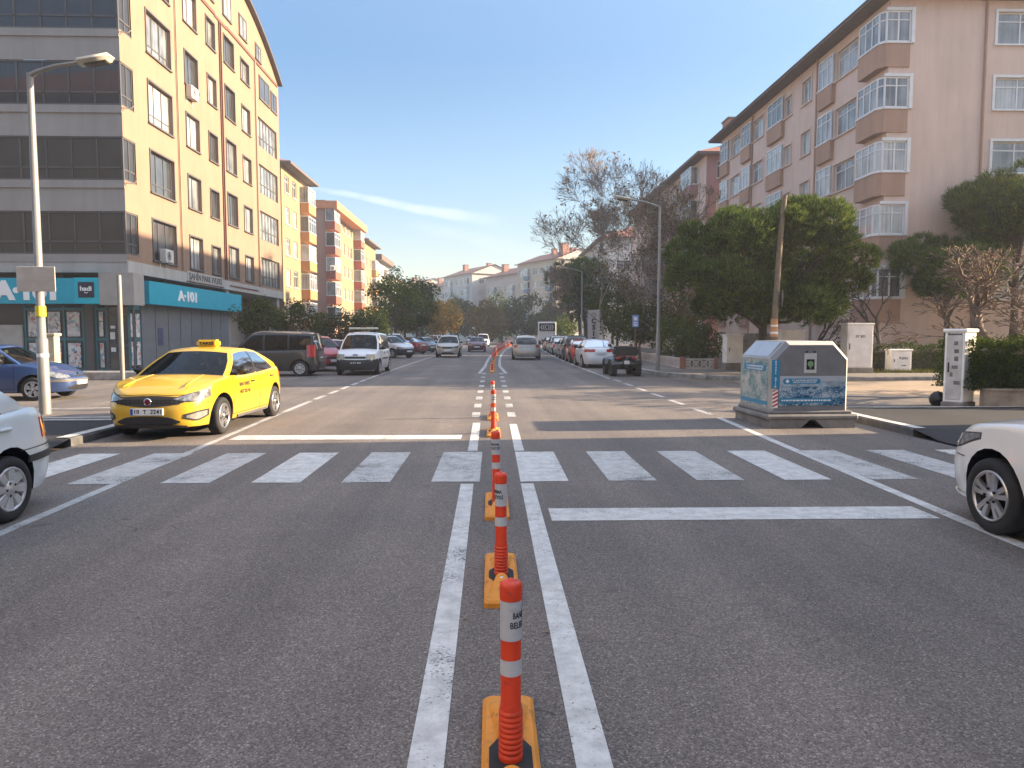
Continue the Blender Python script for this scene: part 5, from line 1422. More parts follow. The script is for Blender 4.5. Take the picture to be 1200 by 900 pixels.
# ------------------------------------------------------------------ lamps, poles, signs
M_galv = mat('galvanised', (.25, .245, .235), .5, .3, var=.15, scale=2)
M_lampcream = mat('lamp_cream', (.58, .55, .47), .5, var=.1)
def lamp(label, x, y, h, arm, adir, tilt=0, label2=None, r=.075, z0=0):
    t = thing('street_lamp', label, 'street lamp', (x, y, z0), 0, 'street lamps along the road')
    m = MB(); m.tube([(0, 0, 0), (0, 0, 1.6), (0, 0, 1.62), (0, 0, h)], [r*1.35, r*1.3, r, r*.72], 12)
    m.tube([(0, 0, h-.06), (adir*.12, 0, h+.02), (adir*arm*.5, 0, h+arm*.14), (adir*arm, 0, h+arm*.22)], [r*.72, r*.6, r*.55, r*.5], 8); m.build('pole', M_galv, t)
    m = MB(); m.cbox(-.38, .38, -.15, .15, -.07, .07, .06, 0, Matrix.Translation((adir*(arm+.28), 0, h+arm*.22+.05)) @ Matrix.Rotation(-adir*R(10), 4, 'Y'), True, 3)
    m.cbox(-.22, .26, -.11, .11, -.105, -.06, .02, 1, Matrix.Translation((adir*(arm+.30), 0, h+arm*.22+.05)) @ Matrix.Rotation(-adir*R(10), 4, 'Y'))
    m.build('lamp_head', [M_lampcream, mat('lamp_glass', (.08, .07, .05), .2, var=.2)], t)
    return t
L1 = lamp('street lamp at the left holding a blank sign back with a yellow sticker', -9.55, 15.4, 7.1, 1.05, 1, r=.085)
m = MB(); m.cbox(-.40, .40, -.115, -.095, 2.6, 3.12, .008); m.box(-.14, .14, -.093, -.08, 2.72, 2.76, 1); m.box(-.14, .14, -.093, -.08, 2.96, 3.0, 1); 
# tagged on the lamp: the sign is a thing of its own
sb = m.build('traffic_sign', [mat('sign_back', (.52, .47, .42), .55, .1, var=.15, scale=4), M_galv], None, (-9.55, 15.4, 0)); tag(sb, 'square sign seen from its blank back, clamped to the left street lamp', 'traffic sign')
m = MB(); m.lathe([(.1, 2.3), (.1005, 2.08)], 14); m.build('sticker', mat('sticker_yellow', (.75, .62, .05), .5), L1)
m = MB(); m.lathe([(.115, 1.30), (.115, 1.22)], 14); m.build('sticker', M_white, L1)
lamp('street lamp at the right footway corner, arm reaching over the road', 7.35, 31.2, 7.15, 1.35, -1, z0=.12)
lamp('smaller looking street lamp further along the right footway by the pines', cx(64)+7.6, 64, 7.2, 1.35, -1, z0=.12)
lamp('far street lamp in front of the big green trees on the left', -13.4, 86, 7.0, 1.4, 1, z0=.14)
t = thing('traffic_sign', 'square sign seen from its beige back on a bare steel post by the taxi', 'traffic sign', (-8.3, 16.2, 0))
m = MB(); m.tube([(0, 0, 0), (0, 0, 3.02)], .05, 12); m.build('post', M_galv, t)
# blue bus-stop style sign and the white banner on the right
t = thing('bus_stop_sign', 'small blue and white sign on a post in front of the shrubs', 'sign', (7.55, 37.2, .12))
m = MB(); m.tube([(0, 0, 0), (0, 0, 2.3)], .035, 8); m.build('post', mat('post_brown', (.20, .09, .05), .7), t)
m = MB(); m.cbox(-.22, .22, -.04, .04, 1.85, 2.65, .02); p_ = m.build('panel', M_black, t)
m = MB(); m.box(-.16, .16, -.048, -.041, 1.98, 2.58); m.build('face', mat('sign_lightblue', (.26, .36, .62), .4, var=.3, scale=6), p_)
m = MB(); m.box(-.08, .08, -.053, -.049, 2.32, 2.48); m.box(-.10, .10, -.053, -.049, 2.05, 2.11); m.box(-.10, .10, -.053, -.049, 2.17, 2.22); m.build('mark', M_white, p_)
t = thing('banner', 'tall white advertising banner with vertical dark letters beside the parked cars', 'banner', (cx(52)+7.25, 52, .12))
m = MB(); m.tube([(-.42, 0, 0), (-.42, 0, 3.4)], .03, 8); m.build('pole', M_galv, t)
m = MB(); g = []
for i in range(9):
    zz = .5+2.85*i/8; g.append([(-.4+.85*j/5, .03*math.sin(j*1.3+i*.9), zz+.06*(j/5)) for j in range(6)])
m.grid(g, 0, True); m.grid([[(a, b+.004, c) for a, b, c in r] for r in g], 0, True); bn = m.build('cloth', mat('banner_white', (.60, .57, .54), .8, var=.06), t)
m = MB()
for i, ch in enumerate('CSIFA'): put_text(m, ch, .5, (.03, -.04, 2.55-.46*i), (1, 0, 0), None, 0, .015, .004)
m.lathe([(.13, -.045), (.16, -.045)], 16, 0, Matrix.Translation((.03, 0, 3.0)) @ Matrix.Rotation(R(90), 4, 'X') @ Matrix.Translation((0, 0, .09)))
m.build('lettering', M_ink, bn)
# leaning timber utility pole with an orange hazard wrap and a round sign seen from behind
M_wood = mat('weathered_wood', (.19, .15, .11), .9, var=.3, scale=6, bump=.3, bscale=25)
t = thing('utility_pole', 'leaning weathered timber pole with orange striped wrap in front of the round pine', 'utility pole', (9.95, 24.9, .0))
m = MB(); m.tube([(0, 0, 0), (.06, 0, 2.5), (.17, 0, 5.0), (.30, 0, 6.55)], [.125, .11, .095, .085], 10); m.build('pole', M_wood, t)
m = MB()
m.lathe([(.130, 1.62), (.124, 2.25)], 14, 0); m.lathe([(.1305, 1.72), (.1298, 1.8)], 14, 1); m.lathe([(.1285, 1.98), (.128, 2.04)], 14, 1)
m.build('hazard_wrap', [mat('wrap_orange', (.52, .25, .10), .5), M_white], t).location = (.04, 0, 0)
m = MB(); m.lathe([(.0001, .0), (.30, .0), (.30, .012), (.0001, .012)], 24, 0, Matrix.Translation((9.95+.22, 24.72, 2.95)) @ Matrix.Rotation(R(72), 4, 'Z') @ Matrix.Rotation(R(90), 4, 'X'))
tag(m.build('traffic_sign', M_galv), 'round traffic sign seen edge on, fixed to the leaning timber pole', 'traffic sign')

# ------------------------------------------------------------------ street cabinets
M_cab = mat('cabinet_white', (.84, .82, .80), .6, var=.12, scale=3); M_cabgrey = mat('cabinet_grey', (.38, .36, .34), .7, var=.2); M_cabdoor = mat('cabinet_door_grey', (.52, .50, .48), .7, var=.25)
M_plinth = mat('plinth', (.22, .20, .18), .9, var=.25, bump=.3)
def cabinet(label, x, y, w, d, h, ph, rz=0, text=None, doors=2, m_=None, m_d=None, cap=.04, z0=.12, marks=0):
    t = thing('utility_cabinet', label, 'cabinet', (x, y, z0), R(rz), 'white utility cabinets'); m_ = m_ or M_cab
    m = MB(); m.cbox(-w/2-.03, w/2+.03, -d/2-.03, d/2+.03, -.1, ph, .015); m.build('plinth', M_plinth, t)
    m = MB(); m.cbox(-w/2, w/2, -d/2, d/2, ph+.002, ph+h, .012); bd = m.build('body', m_, t)
    m = MB(); m.cbox(-w/2-cap, w/2+cap, -d/2-cap, d/2+cap, ph+h-.03, ph+h+.05, .02); m.build('cap', m_, t)
    m = MB(); dw = (w-.08)/doors
    for k in range(doors): m.cbox(-w/2+.04+dw*k+.008, -w/2+.04+dw*(k+1)-.008, -d/2-.014, -d/2-.001, ph+.06, ph+h-.09, .006)
    dd = m.build('door', m_d or m_, t)
    m = MB(); m.cbox(.02 if doors > 1 else -w/2+.09, .05 if doors > 1 else -w/2+.12, -d/2-.04, -d/2-.0145, ph+h*.42, ph+h*.56, .006); m.build('handle', M_black, dd)
    if text:
        m = MB()
        for s_, sz, ux, uz, f in text: put_text(m, s_, sz, (ux, -d/2-.0145, ph+uz), (1, 0, 0), None, 0, .004, .002, fit=f)
        m.build('lettering', mat('letters_faded', (.07, .07, .08), .6, var=0), dd)
    if marks:
        rnd = random.Random(marks); ms_ = mat('sticker_grey', (.16, .155, .155), .7, var=.4, scale=14)
        for k in range(marks):
            m = MB(); a, z = rnd.uniform(-w*.28, w*.1), ph+h*(.25+.55*k/max(1, marks-1)); m.box(a, a+w*rnd.uniform(.15, .35), -d/2-.0165, -d/2-.0145, z, z+rnd.uniform(.05, .12)); m.build('sticker', ms_, dd)
    return t
cabinet('tall wide white cabinet marked 07 BD by the hedge, behind the recycling container', 15.05, 28.9, 1.12, .5, 1.78, .22, 4, [('07 BD', .14, .0, 1.28, .42)], 1)
cabinet('low square white cabinet with cable television lettering beside the clipped hedge', 17.05, 29.3, .88, .45, .82, .10, 4, [('Kablo', .16, .08, .50, .38), ('kutu', .07, .1, .2, .2)], 1)
cabinet('plain white cabinet at the end of the pierced white fence', 10.75, 31.4, .72, .62, 1.22, .32, 0, None, 1)
cabinet('cabinet with black emblem peeping over the recycling container', 12.95, 30.4, 1.0, .5, 1.55, .2, 0, None, 2)
cabinet('narrow tall white cabinet with torn stickers at the end of the low hedge wall', 10.75, 16.0, .42, .60, 1.62, .16, -55, [('Spacenet', .06, 0, 1.55, .3)], 1, z0=.0, marks=6, m_d=M_cabdoor)
m = MB(); m.lathe([(.0001, .0), (.12, .0), (.17, .06), (.19, .15), (.16, .25), (.09, .32), (.0001, .35)], 14)
tag(m.build('rubbish_bag', mat('bag_black', (.01, .01, .011), .35, var=.2, bump=.5, bscale=9), None, (10.72, 16.7, 0.125 if False else 0.0)), 'black rubbish bag left beside the narrow tall cabinet', 'rubbish bag')
# low masonry panel by the fence
m = MB(); m.box(11.4, 13.4, 32.0, 32.2, .1, 1.75)
tag(m.build('garden_wall', mat('stone_wall', (.30, .27, .23), .9, var=.4, scale=6, bump=.6, bscale=8)), 'low stone faced wall piece behind the white cabinet by the fence', 'wall')

# ------------------------------------------------------------------ recycling container
rc = thing('recycling_container', 'grey waste container with blue printed panels and chamfered top at the kerb', 'waste container', (5.80, 13.5, 0), R(2))
M_cgrey = mat('container_grey', (.19, .195, .205), .5, var=.12, scale=4); M_clight = mat('container_light', (.36, .37, .37), .5, .2, var=.12); M_ccream = mat('container_rim', (.58, .54, .47), .45, var=.08); M_cblue = mat('print_blue', (.03, .23, .42), .4, var=.05)
hw, hd, cc = .74, .72, .30
prof = [(-hw, .26), (hw, .26), (hw, 1.26), (hw-cc, 1.58), (-hw+cc, 1.58), (-hw, 1.26)]
prin = [(-hw+.07, .30), (hw-.07, .30), (hw-.07, 1.235), (hw-cc-.03, 1.51), (-hw+cc+.03, 1.51), (-hw+.07, 1.235)]
m = MB()
n = 6
def pf(y): return lambda p: (p[0], y, p[1])
m.prism(prof, pf(-hd+.10), pf(hd), 1, cap=False)
m.add([(x, hd, z) for x, z in prof], [(0, 1, 2, 3, 4, 5)], 1)
# bevelled front edge: rim runs from the outer profile to the inset front
A = [(x*.995, -hd+.10, z) for x, z in prof]; Bq = [(x, -hd, z) for x, z in prin]
A = [(x, -hd+.10, z) for x, z in prof]
for i in range(6): m.add([A[i], A[(i+1) % 6], Bq[(i+1) % 6], Bq[i]], [(0, 1, 2, 3)], 1 if i == 5 else (2 if i in (1, 2, 3) else 0))
m.add(Bq, [tuple(range(6))], 0)
m.build('body', [M_cgrey, M_clight, M_ccream], rc)
m = MB()   # plinth with fork pockets
for s in (-1, 1): 
    m.prism([(s*.80, 0), (s*.80, .15), (s*.05, .15), (s*.22, 0)], lambda p: (p[0], -hd-.12, p[1]), lambda p: (p[0], hd+.08, p[1]))
m.cbox(-hw-.12, hw+.12, -hd-.14, hd+.1, .15, .25, .03); m.cbox(-hw-.04, hw+.04, -hd-.05, hd+.02, .245, .31, .02)
m.build('plinth', mat('container_plinth', (.19, .185, .18), .75, var=.25, bump=.2), rc)
def printmat(name, light, mid, dark, sx, seed):
    m, nt, b = newmat(name); t = ncoord(nt)
    mp = nd(nt, 'ShaderNodeMapping'); mp.inputs['Scale'].default_value = sx; mp.inputs['Location'].default_value = (seed, seed*2, seed*.5); nt.links.new(t, mp.inputs['Vector'])
    a = noise_out(nt, 3.0, 6, .72, mp.outputs[0]); v = nd(nt, 'ShaderNodeTexVoronoi', Scale=16, feature='DISTANCE_TO_EDGE'); nt.links.new(mp.outputs[0], v.inputs['Vector'])
    k = mth(nt, 'ADD', mth(nt, 'MULTIPLY', a, .8), mth(nt, 'MULTIPLY', v.outputs['Distance'], .55))
    nt.links.new(ramp(nt, k, [(.38, dark), (.47, mid), (.55, light), (.75, [min(1, x*1.15) for x in light])]), b.inputs['Base Color'])
    b.inputs['Roughness'].default_value = .35; return m
yf = -hd-.002
m = MB(); m.box(-hw+.16, hw-.08, yf-.006, yf, .40, .92); m.build('front_print', printmat('print_town', (.46, .51, .55), (.14, .30, .44), (.01, .07, .15), (1, 1, 2.2), 1.3), rc)
m = MB(); m.box(-hw+.16, hw-.08, yf-.009, yf-.0062, .85, .945); m.box(-hw+.16, hw-.08, yf-.009, yf-.0062, .752, .849, 1); m.build('print_sky', [mat('print_paleblue', (.42, .47, .52), .4, var=.06), mat('print_mist', (.30, .40, .48), .4, var=.4, scale=7)], rc)
def roundrect(mb, x0, x1, z0, z1, y, r, mat=0, n=5):
    pts = []
    for cx_, cz_, a0 in ((x1-r, z0+r, -90), (x1-r, z1-r, 0), (x0+r, z1-r, 90), (x0+r, z0+r, 180)):
        for k in range(n+1): a = R(a0+90*k/n); pts.append((cx_+r*math.cos(a), cz_+r*math.sin(a)))
    mb.prism(pts, lambda p: (p[0], y, p[1]), lambda p: (p[0], y+.004, p[1]), mat)
m = MB(); roundrect(m, -hw+.22, .18, .80, .90, yf-.014, .045); m.box(-hw+.16, .42, yf-.014, yf-.0095, .455, .545); lb = m.build('print_label', M_cblue, rc)
m = MB(); put_text(m, 'T.C. BANDIRMA BELEDİYESİ', .04, (-.12, yf-.0145, .865), (1, 0, 0), None, 0, .0008, .001, fit=.47); put_text(m, 'TEMİZLİK İŞLERİ MÜDÜRLÜĞÜ', .032, (-.12, yf-.0145, .828), (1, 0, 0), None, 0, .0004, .001, fit=.44)
m.lathe([(.0001, .0), (.032, .0)], 14, 0, Matrix.Translation((-.44, yf-.0150, .85)) @ Matrix.Rotation(R(90), 4, 'X'))
rnd = random.Random(4); x = -.54
while x < .36: w_ = rnd.uniform(.02, .07); m.box(x, x+w_, yf-.0155, yf-.0142, .487, .513); x += w_+.014
m.build('lettering', M_white, lb)
m = MB(); m.box(-.13, .10, yf-.008, yf, 1.0, 1.36); ps = m.build('notice', mat('notice_white', (.55, .56, .55), .5, var=.08), rc)
m = MB(); m.box(-.09, .06, yf-.010, yf-.0082, 1.06, 1.25); m.build('notice_picture', M_gap, ps)
m = MB(); m.lathe([(.0001, .0), (.055, .0)], 14, 0, Matrix.Translation((-.015, yf-.0115, 1.165)) @ Matrix.Rotation(R(90), 4, 'X')); m.box(-.03, 0, yf-.0118, yf-.0104, 1.08, 1.12); m.build('notice_tree', mat('print_green', (.18, .33, .16), .5, var=.3, scale=30), ps)
m = MB(); m.box(-.10, -.07, yf-.02, yf-.0005, 1.37, 1.40); m.box(.04, .07, yf-.02, yf-.0005, 1.37, 1.40); m.build('hinge', M_black, rc)
# corner strip with vertical letters and hazard stripes
m = MB(); m.box(-hw+.005, -hw+.155, yf-.010, yf+.0, .72, 1.24); cs = m.build('corner_strip', M_cblue, rc)
m = MB()
for i, ch in enumerate('EVSEL ATIK'): 
    if ch != ' ': put_text(m, ch, .052, (-hw+.08, yf-.0105, 1.20-.05*i), (1, 0, 0), None, 0, .002, .001)
m.build('lettering', M_white, cs)
m = MB(); m.box(-hw+.03, -hw+.13, yf-.008, yf, .36, .70)
hz = m.build('hazard_strip', M_white, rc); m = MB()
for k in range(5): z = .37+.07*k; m.add([(-hw+.03, yf-.0085, z), (-hw+.13, yf-.0085, z-.0+.05), (-hw+.13, yf-.0085, min(.70, z+.085)), (-hw+.03, yf-.0085, z+.035)], [(0, 1, 2, 3)])
m.build('hazard_stripe', mat('hazard_red', (.45, .03, .03), .45), hz)
xl = -hw-.002
m = MB(); m.box(xl-.006, xl, -hd+.14, hd-.06, .36, 1.22); m.build('side_print', printmat('print_map', (.52, .50, .46), (.26, .36, .36), (.05, .19, .25), (1.6, 1.6, 1.6), 4.1), rc)
m = MB(); m.box(xl-.011, xl-.0065, -hd+.2, hd-.2, 1.02, 1.14); m.box(xl-.011, xl-.0065, -hd+.14, hd-.06, .40, .47); sl = m.build('print_label', M_cblue, rc)
m = MB(); put_text(m, 'T.C. BANDIRMA BELEDİYESİ', .05, (xl-.0115, .0, 1.10), (0, -1, 0), None, 0, .0008, .001, fit=.8); put_text(m, 'TEMİZLİK İŞLERİ MÜDÜRLÜĞÜ', .04, (xl-.0115, .0, 1.05), (0, -1, 0), None, 0, .0005, .001, fit=.75); m.build('lettering', M_white, sl)
m = MB(); sx = (cc**2+.32**2)**.5
m.add([(-hw-.004+.03, -hd+.2, 1.30), (-hw+cc-.034, -hd+.2, 1.556), (-hw+cc-.034, hd-.1, 1.556), (-hw+.026, hd-.1, 1.30)], [(0, 1, 2, 3)]); m.add([(-hw+.02, -hd+.2, 1.29), (-hw+cc-.04, -hd+.2, 1.562), (-hw+cc-.04, hd-.1, 1.562), (-hw+.02, hd-.1, 1.29)], [(0, 1, 2, 3)])
m.build('lid', mat('lid_pale', (.42, .47, .53), .3, .1, var=.08), rc)

# ------------------------------------------------------------------ stone posts, kerb blocks, fence
M_stone = mat('stone_post', (.48, .40, .28), .9, var=.2, scale=5, bump=.3)
def gpost(label, x, y, w, h):
    t = thing('gate_post', label, 'post', (x, y, 0)); m = MB(); m.cbox(-w/2, w/2, -w/2, w/2, -.05, h-.1, .02); m.build('shaft', M_stone, t)
    m = MB(); m.cbox(-w/2-.05, w/2+.05, -w/2-.05, w/2+.05, h-.1, h, .02); m.build('cap', M_stone, t)
gpost('sunlit stone post cut by the left edge beside the blue hatchback', -14.35, 20.9, .42, 1.25)
gpost('stone post behind the blue hatchback before the poster windows', -16.0, 26.4, .34, 1.75)
m = MB(); m.cbox(-15.5, -12.6, 26.9, 27.5, -.02, .32, .04); tag(m.build('concrete_step', M_kerb), 'low concrete step in front of the shop door', 'step')
# pierced white fence
def pierced(label, x0, y0, x1, y1, n, h=.48):
    a = V((x0, y0, .12)); u = V((x1-x0, y1-y0, 0)); Lg = u.length; t = thing('garden_fence', label, 'fence', a, math.atan2(u.y, u.x), 'pierced concrete garden fences')
    m = MB(); s = Lg/n
    m.box(0, Lg, -.05, .05, 0, .07); m.box(0, Lg, -.05, .05, h-.07, h)
    for i in range(n):
        x = i*s
        for q in (0, 1):
            p0, p1 = V((x+.03, 0, .07)), V((x+s-.03, 0, h-.07))
            A = (p0.x, p0.z, p1.x, p1.z) if q == 0 else (p0.x, p1.z, p1.x, p0.z)
            dx, dz = A[2]-A[0], A[3]-A[1]; l = math.hypot(dx, dz); nx, nz = -dz/l*.032, dx/l*.032; yq = .04-.004*q
            m.prism([(A[0]+nx, A[1]+nz), (A[0]-nx, A[1]-nz), (A[2]-nx, A[3]-nz), (A[2]+nx, A[3]+nz)], lambda p: (p[0], -yq, p[1]), lambda p: (p[0], yq, p[1]))
        m.lathe([(.10, -.045), (.14, -.045), (.14, .045), (.10, .045)], 12, 0, Matrix.Translation((x+s/2, 0, h/2)) @ Matrix.Rotation(R(90), 4, 'X'))
    m.build('panel', mat('fence_white', (.55, .50, .46), .8, var=.15), t)
    for x in (0, Lg):
        m = MB(); m.cbox(x-.08, x+.08, -.08, .08, 0, h+.06, .01); m.build('post', mat('fence_post_red', (.36, .16, .12), .85, var=.15), t)
pierced('white pierced fence panel facing the junction next to the plain white cabinet', 8.9, 32.6, 10.3, 32.3, 4)
pierced('long pierced fence running away along the right footway under the shrubs', 9.7, 52, 8.85, 32.8, 40)

# ------------------------------------------------------------------ vegetation
Lf_pine = leafmat('needles', [(.014, .032, .014), (.042, .082, .024), (.105, .16, .04), (.25, .29, .08)], .32)
Lf_dark = leafmat('leaves_dark', [(.018, .032, .013), (.042, .064, .021), (.075, .10, .03), (.13, .135, .042)], .35)
Lf_green = leafmat('leaves_green', [(.028, .05, .014), (.06, .095, .024), (.11, .15, .035), (.18, .20, .05)], .4)
Lf_autumn = leafmat('leaves_autumn', [(.07, .045, .018), (.13, .085, .025), (.17, .13, .035), (.10, .10, .03)], .35)
Lf_dry = leafmat('leaves_dry', [(.22, .13, .09), (.34, .22, .15), (.28, .21, .10), (.42, .30, .21)], .4)
Lf_hedge = leafmat('leaves_hedge', [(.016, .032, .011), (.035, .06, .017), (.06, .09, .025), (.11, .13, .038)], .3, 2)
M_bark = mat('bark', (.12, .095, .075), .95, var=.35, scale=5, bump=.5, bscale=18)
M_barkd = mat('bark_dark', (.065, .052, .045), .95, var=.35, scale=5, bump=.5, bscale=18)
M_twig2 = mat('twigs_grey', (.24, .19, .155), .9, var=.3)
M_twig = mat('twigs', (.16, .115, .085), .9, var=.3)
def rdir(rnd):
    z = rnd.uniform(-1, 1); a = rnd.uniform(0, 2*math.pi); r = math.sqrt(1-z*z); return V((r*math.cos(a), r*math.sin(a), z))
def leaf(mb, p, n, s, rnd, asp=.55):
    u = n.orthogonal().normalized(); a = rnd.uniform(0, 6.28); u = (u*math.cos(a) + n.cross(u)*math.sin(a)); w = n.cross(u)*asp
    mb.add([p-u*s*.5, p+w*s*.5, p+u*s*.5, p-w*s*.5], [(0, 1, 2, 3)])
def blobs_crown(rnd, c, rad, nb, br):
    out = []
    for i in range(nb):
        d = rdir(rnd); d.z = d.z*.9 + .1
        k = rnd.uniform(.55, .95); out.append((V((c[0]+d.x*rad[0]*k, c[1]+d.y*rad[1]*k, c[2]+d.z*rad[2]*k)), br*rnd.uniform(.7, 1.25)))
    return out
def leafy(name, label, loc, h, rad, cz, nleaf, size, lm, seed, trunk=.14, bark=None, nb=26, br=None, group=None, cat='tree', stems=1, asp=.55):
    rnd = random.Random(seed); t = thing(name, label, cat, loc, rnd.uniform(0, 6), group)
    br = br or min(rad)*.42
    bl = blobs_crown(rnd, (0, 0, cz), rad, nb, br)
    m = MB()
    for s in range(stems):
        ox, oy = (rnd.uniform(-.3, .3), rnd.uniform(-.3, .3)) if stems > 1 else (0, 0)
        m.tube([(ox, oy, -.05), (ox*1.4+rnd.uniform(-.1, .1), oy*1.4, cz*.45), (ox*2+rnd.uniform(-.2, .2), oy*2, cz)], [trunk, trunk*.8, trunk*.45], 8)
        for i in range(6):
            b, r = rnd.choice(bl); st = V((ox*1.4, oy*1.4, cz*rnd.uniform(.4, .8))); md = st.lerp(b, .5) + V((0, 0, -.15))
            m.tube([st, md, b], [trunk*.45, trunk*.3, trunk*.1], 5)
    m.build('trunk', bark or M_bark, t)
    m = MB(); per = nleaf//nb
    for b, r in bl:
        for i in range(per):
            d = rdir(rnd); k = rnd.uniform(.35, 1.0)**.5; p = b + d*r*k
            n = (d + rdir(rnd)*.9 + V((0, 0, .35))).normalized(); leaf(m, p, n, size*rnd.uniform(.6, 1.3), rnd, asp)
    m.build('crown', lm, t)
    return t
def pine(label, loc, rad, cz, nt_, seed, nb=60, br=1.1, blen=.30, trunk=.2, lean=(0, 0), bw=.018, name='pine_tree', lm=None, blades=9):
    rnd = random.Random(seed); t = thing(name, label, 'tree', loc, 0)
    bl = [(b if b.z > 2.6 else V((b.x*.85, b.y*.85, 2.6+rnd.uniform(0, 1.2))), r) for b, r in blobs_crown(rnd, (lean[0], lean[1], cz), rad, nb, br)]
    m = MB(); top = V((lean[0], lean[1], cz+rad[2]*.3))
    m.tube([(0, 0, -.1), (lean[0]*.2+.05, lean[1]*.2, cz*.3), (lean[0]*.6, lean[1]*.6, cz*.7), top], [trunk, trunk*.85, trunk*.7, trunk*.3], 10)
    for b, r in bl[::2]:
        s = V((lean[0]*.5, lean[1]*.5, cz*rnd.uniform(.45, .95))); md = s.lerp(b, .55)+V((0, 0, -.25)); m.tube([s, md, b], [trunk*.4, trunk*.28, trunk*.08], 5)
    m.build('trunk', M_barkd, t)
    m = MB(); per = nt_//nb
    for b, r in bl:
        out = (b-V((lean[0], lean[1], cz-rad[2]*.6))).normalized()
        for i in range(per):
            d = (rdir(rnd) + out*.55).normalized(); k = rnd.uniform(.4, 1)**.35; p = b + V((d.x*r, d.y*r, d.z*r*.75))*k
            ax = (d*.7 + V((0, 0, .75)) + rdir(rnd)*.3).normalized(); u = ax.orthogonal().normalized(); w = ax.cross(u); L = blen*rnd.uniform(.75, 1.25)
            vs = []; fs = []
            for q in range(blades):
                a = 2*math.pi*q/blades + rnd.uniform(-.3, .3); sp = rnd.uniform(.25, 1.05)
                dr = (ax*math.cos(sp) + (u*math.cos(a)+w*math.sin(a))*math.sin(sp)); sd_ = dr.cross(ax).normalized() if dr.cross(ax).length > 1e-4 else u
                o = p + dr*.01; b0 = len(vs); vs += [o-sd_*bw*.5, o+sd_*bw*.5, o+dr*L+sd_*bw*.18, o+dr*L-sd_*bw*.18]; fs.append((b0, b0+1, b0+2, b0+3))
            # a small core joins the blades of one tuft into one island
            m.add(vs, fs)
    m.build('crown', lm or Lf_pine, t)
    return t
def bare(label, loc, H, spread, seed, nleaf=0, lm=None, trunk=.2, depth=6, lean=(0, 0), leafsize=.12, fork=1.6, name='bare_tree', tw=None, hw=None, minr=.008, high=0, sh=0, dense=3):
    rnd = random.Random(seed); t = thing(name, label, 'tree', loc, 0)
    m = MB(); tips = []
    def br(p, d, L, r, k):
        pts = [p]; q = p.copy(); dd = d.copy(); n = 3
        for i in range(n):
            dd = (dd + rdir(rnd)*.13 + V((0, 0, .05 if k > 1 else 0))).normalized(); q = q + dd*L/n; pts.append(q.copy())
        m.tube(pts, [max(minr*.6, r*(1-.38*i/n)) for i in range(n+1)], 7 if r > .06 else (4 if r > .02 else 3), 0, cap=False)
        if k <= 0: tips.append((q, dd)); return
        if k <= 2: tips.append((q, dd))
        nc = 2 if k > dense else 3
        for i in range(nc):
            a = rnd.uniform(.28, .62)*spread; ph = rnd.uniform(0, 6.28) + 6.28*i/nc
            u = dd.orthogonal().normalized(); w = dd.cross(u); nd_ = (dd*math.cos(a) + (u*math.cos(ph)+w*math.sin(ph))*math.sin(a)).normalized()
            br(q, nd_, L*rnd.uniform(.66, .86), r*.64, k-1)
        if k > 1:
            j = pts[rnd.choice((1, 2))]; a = rnd.uniform(.6, 1.1); u = dd.orthogonal().normalized(); ph = rnd.uniform(0, 6.28); w = dd.cross(u)
            br(j, (dd*math.cos(a) + (u*math.cos(ph)+w*math.sin(ph))*math.sin(a)).normalized(), L*.55, r*.42, k-2)
    tot = sum(.76**i for i in range(depth+1)); L0 = H/tot*1.12
    br(V((0, 0, -.1)), V((lean[0], lean[1], 1)).normalized(), L0*fork, trunk, depth)
    mz = max(v[2] for v in m.v); kz = H/mz; xs_ = sorted(v[0] for v in m.v); kx = hw/max(.1, (xs_[int(len(xs_)*.99)]-xs_[int(len(xs_)*.01)])/2) if hw else kz
    m.v = [(v[0]*kx, v[1]*kx, v[2]*kz) if v[2] > .5 else (v[0]*lerp(1, kx, max(0, v[2])/.5), v[1]*lerp(1, kx, max(0, v[2])/.5), v[2]*kz) for v in m.v]
    m.v = [(v[0]+sh*max(0, v[2]/H-.15), v[1], v[2]) for v in m.v]
    tips = [(V((q.x*kx+sh*max(0, q.z*kz/H-.15), q.y*kx, q.z*kz)), d) for q, d in tips]
    m.build('trunk', tw or M_barkd, t)
    if nleaf:
        m = MB()
        for i in range(nleaf):
            q, d = max(rnd.choice(tips), rnd.choice(tips), key=lambda a: a[0].z*high); p = q + rdir(rnd)*rnd.uniform(.02, .35); leaf(m, p, rdir(rnd), leafsize*rnd.uniform(.6, 1.3), rnd)
        m.build('crown', lm or Lf_dry, t)
    return t
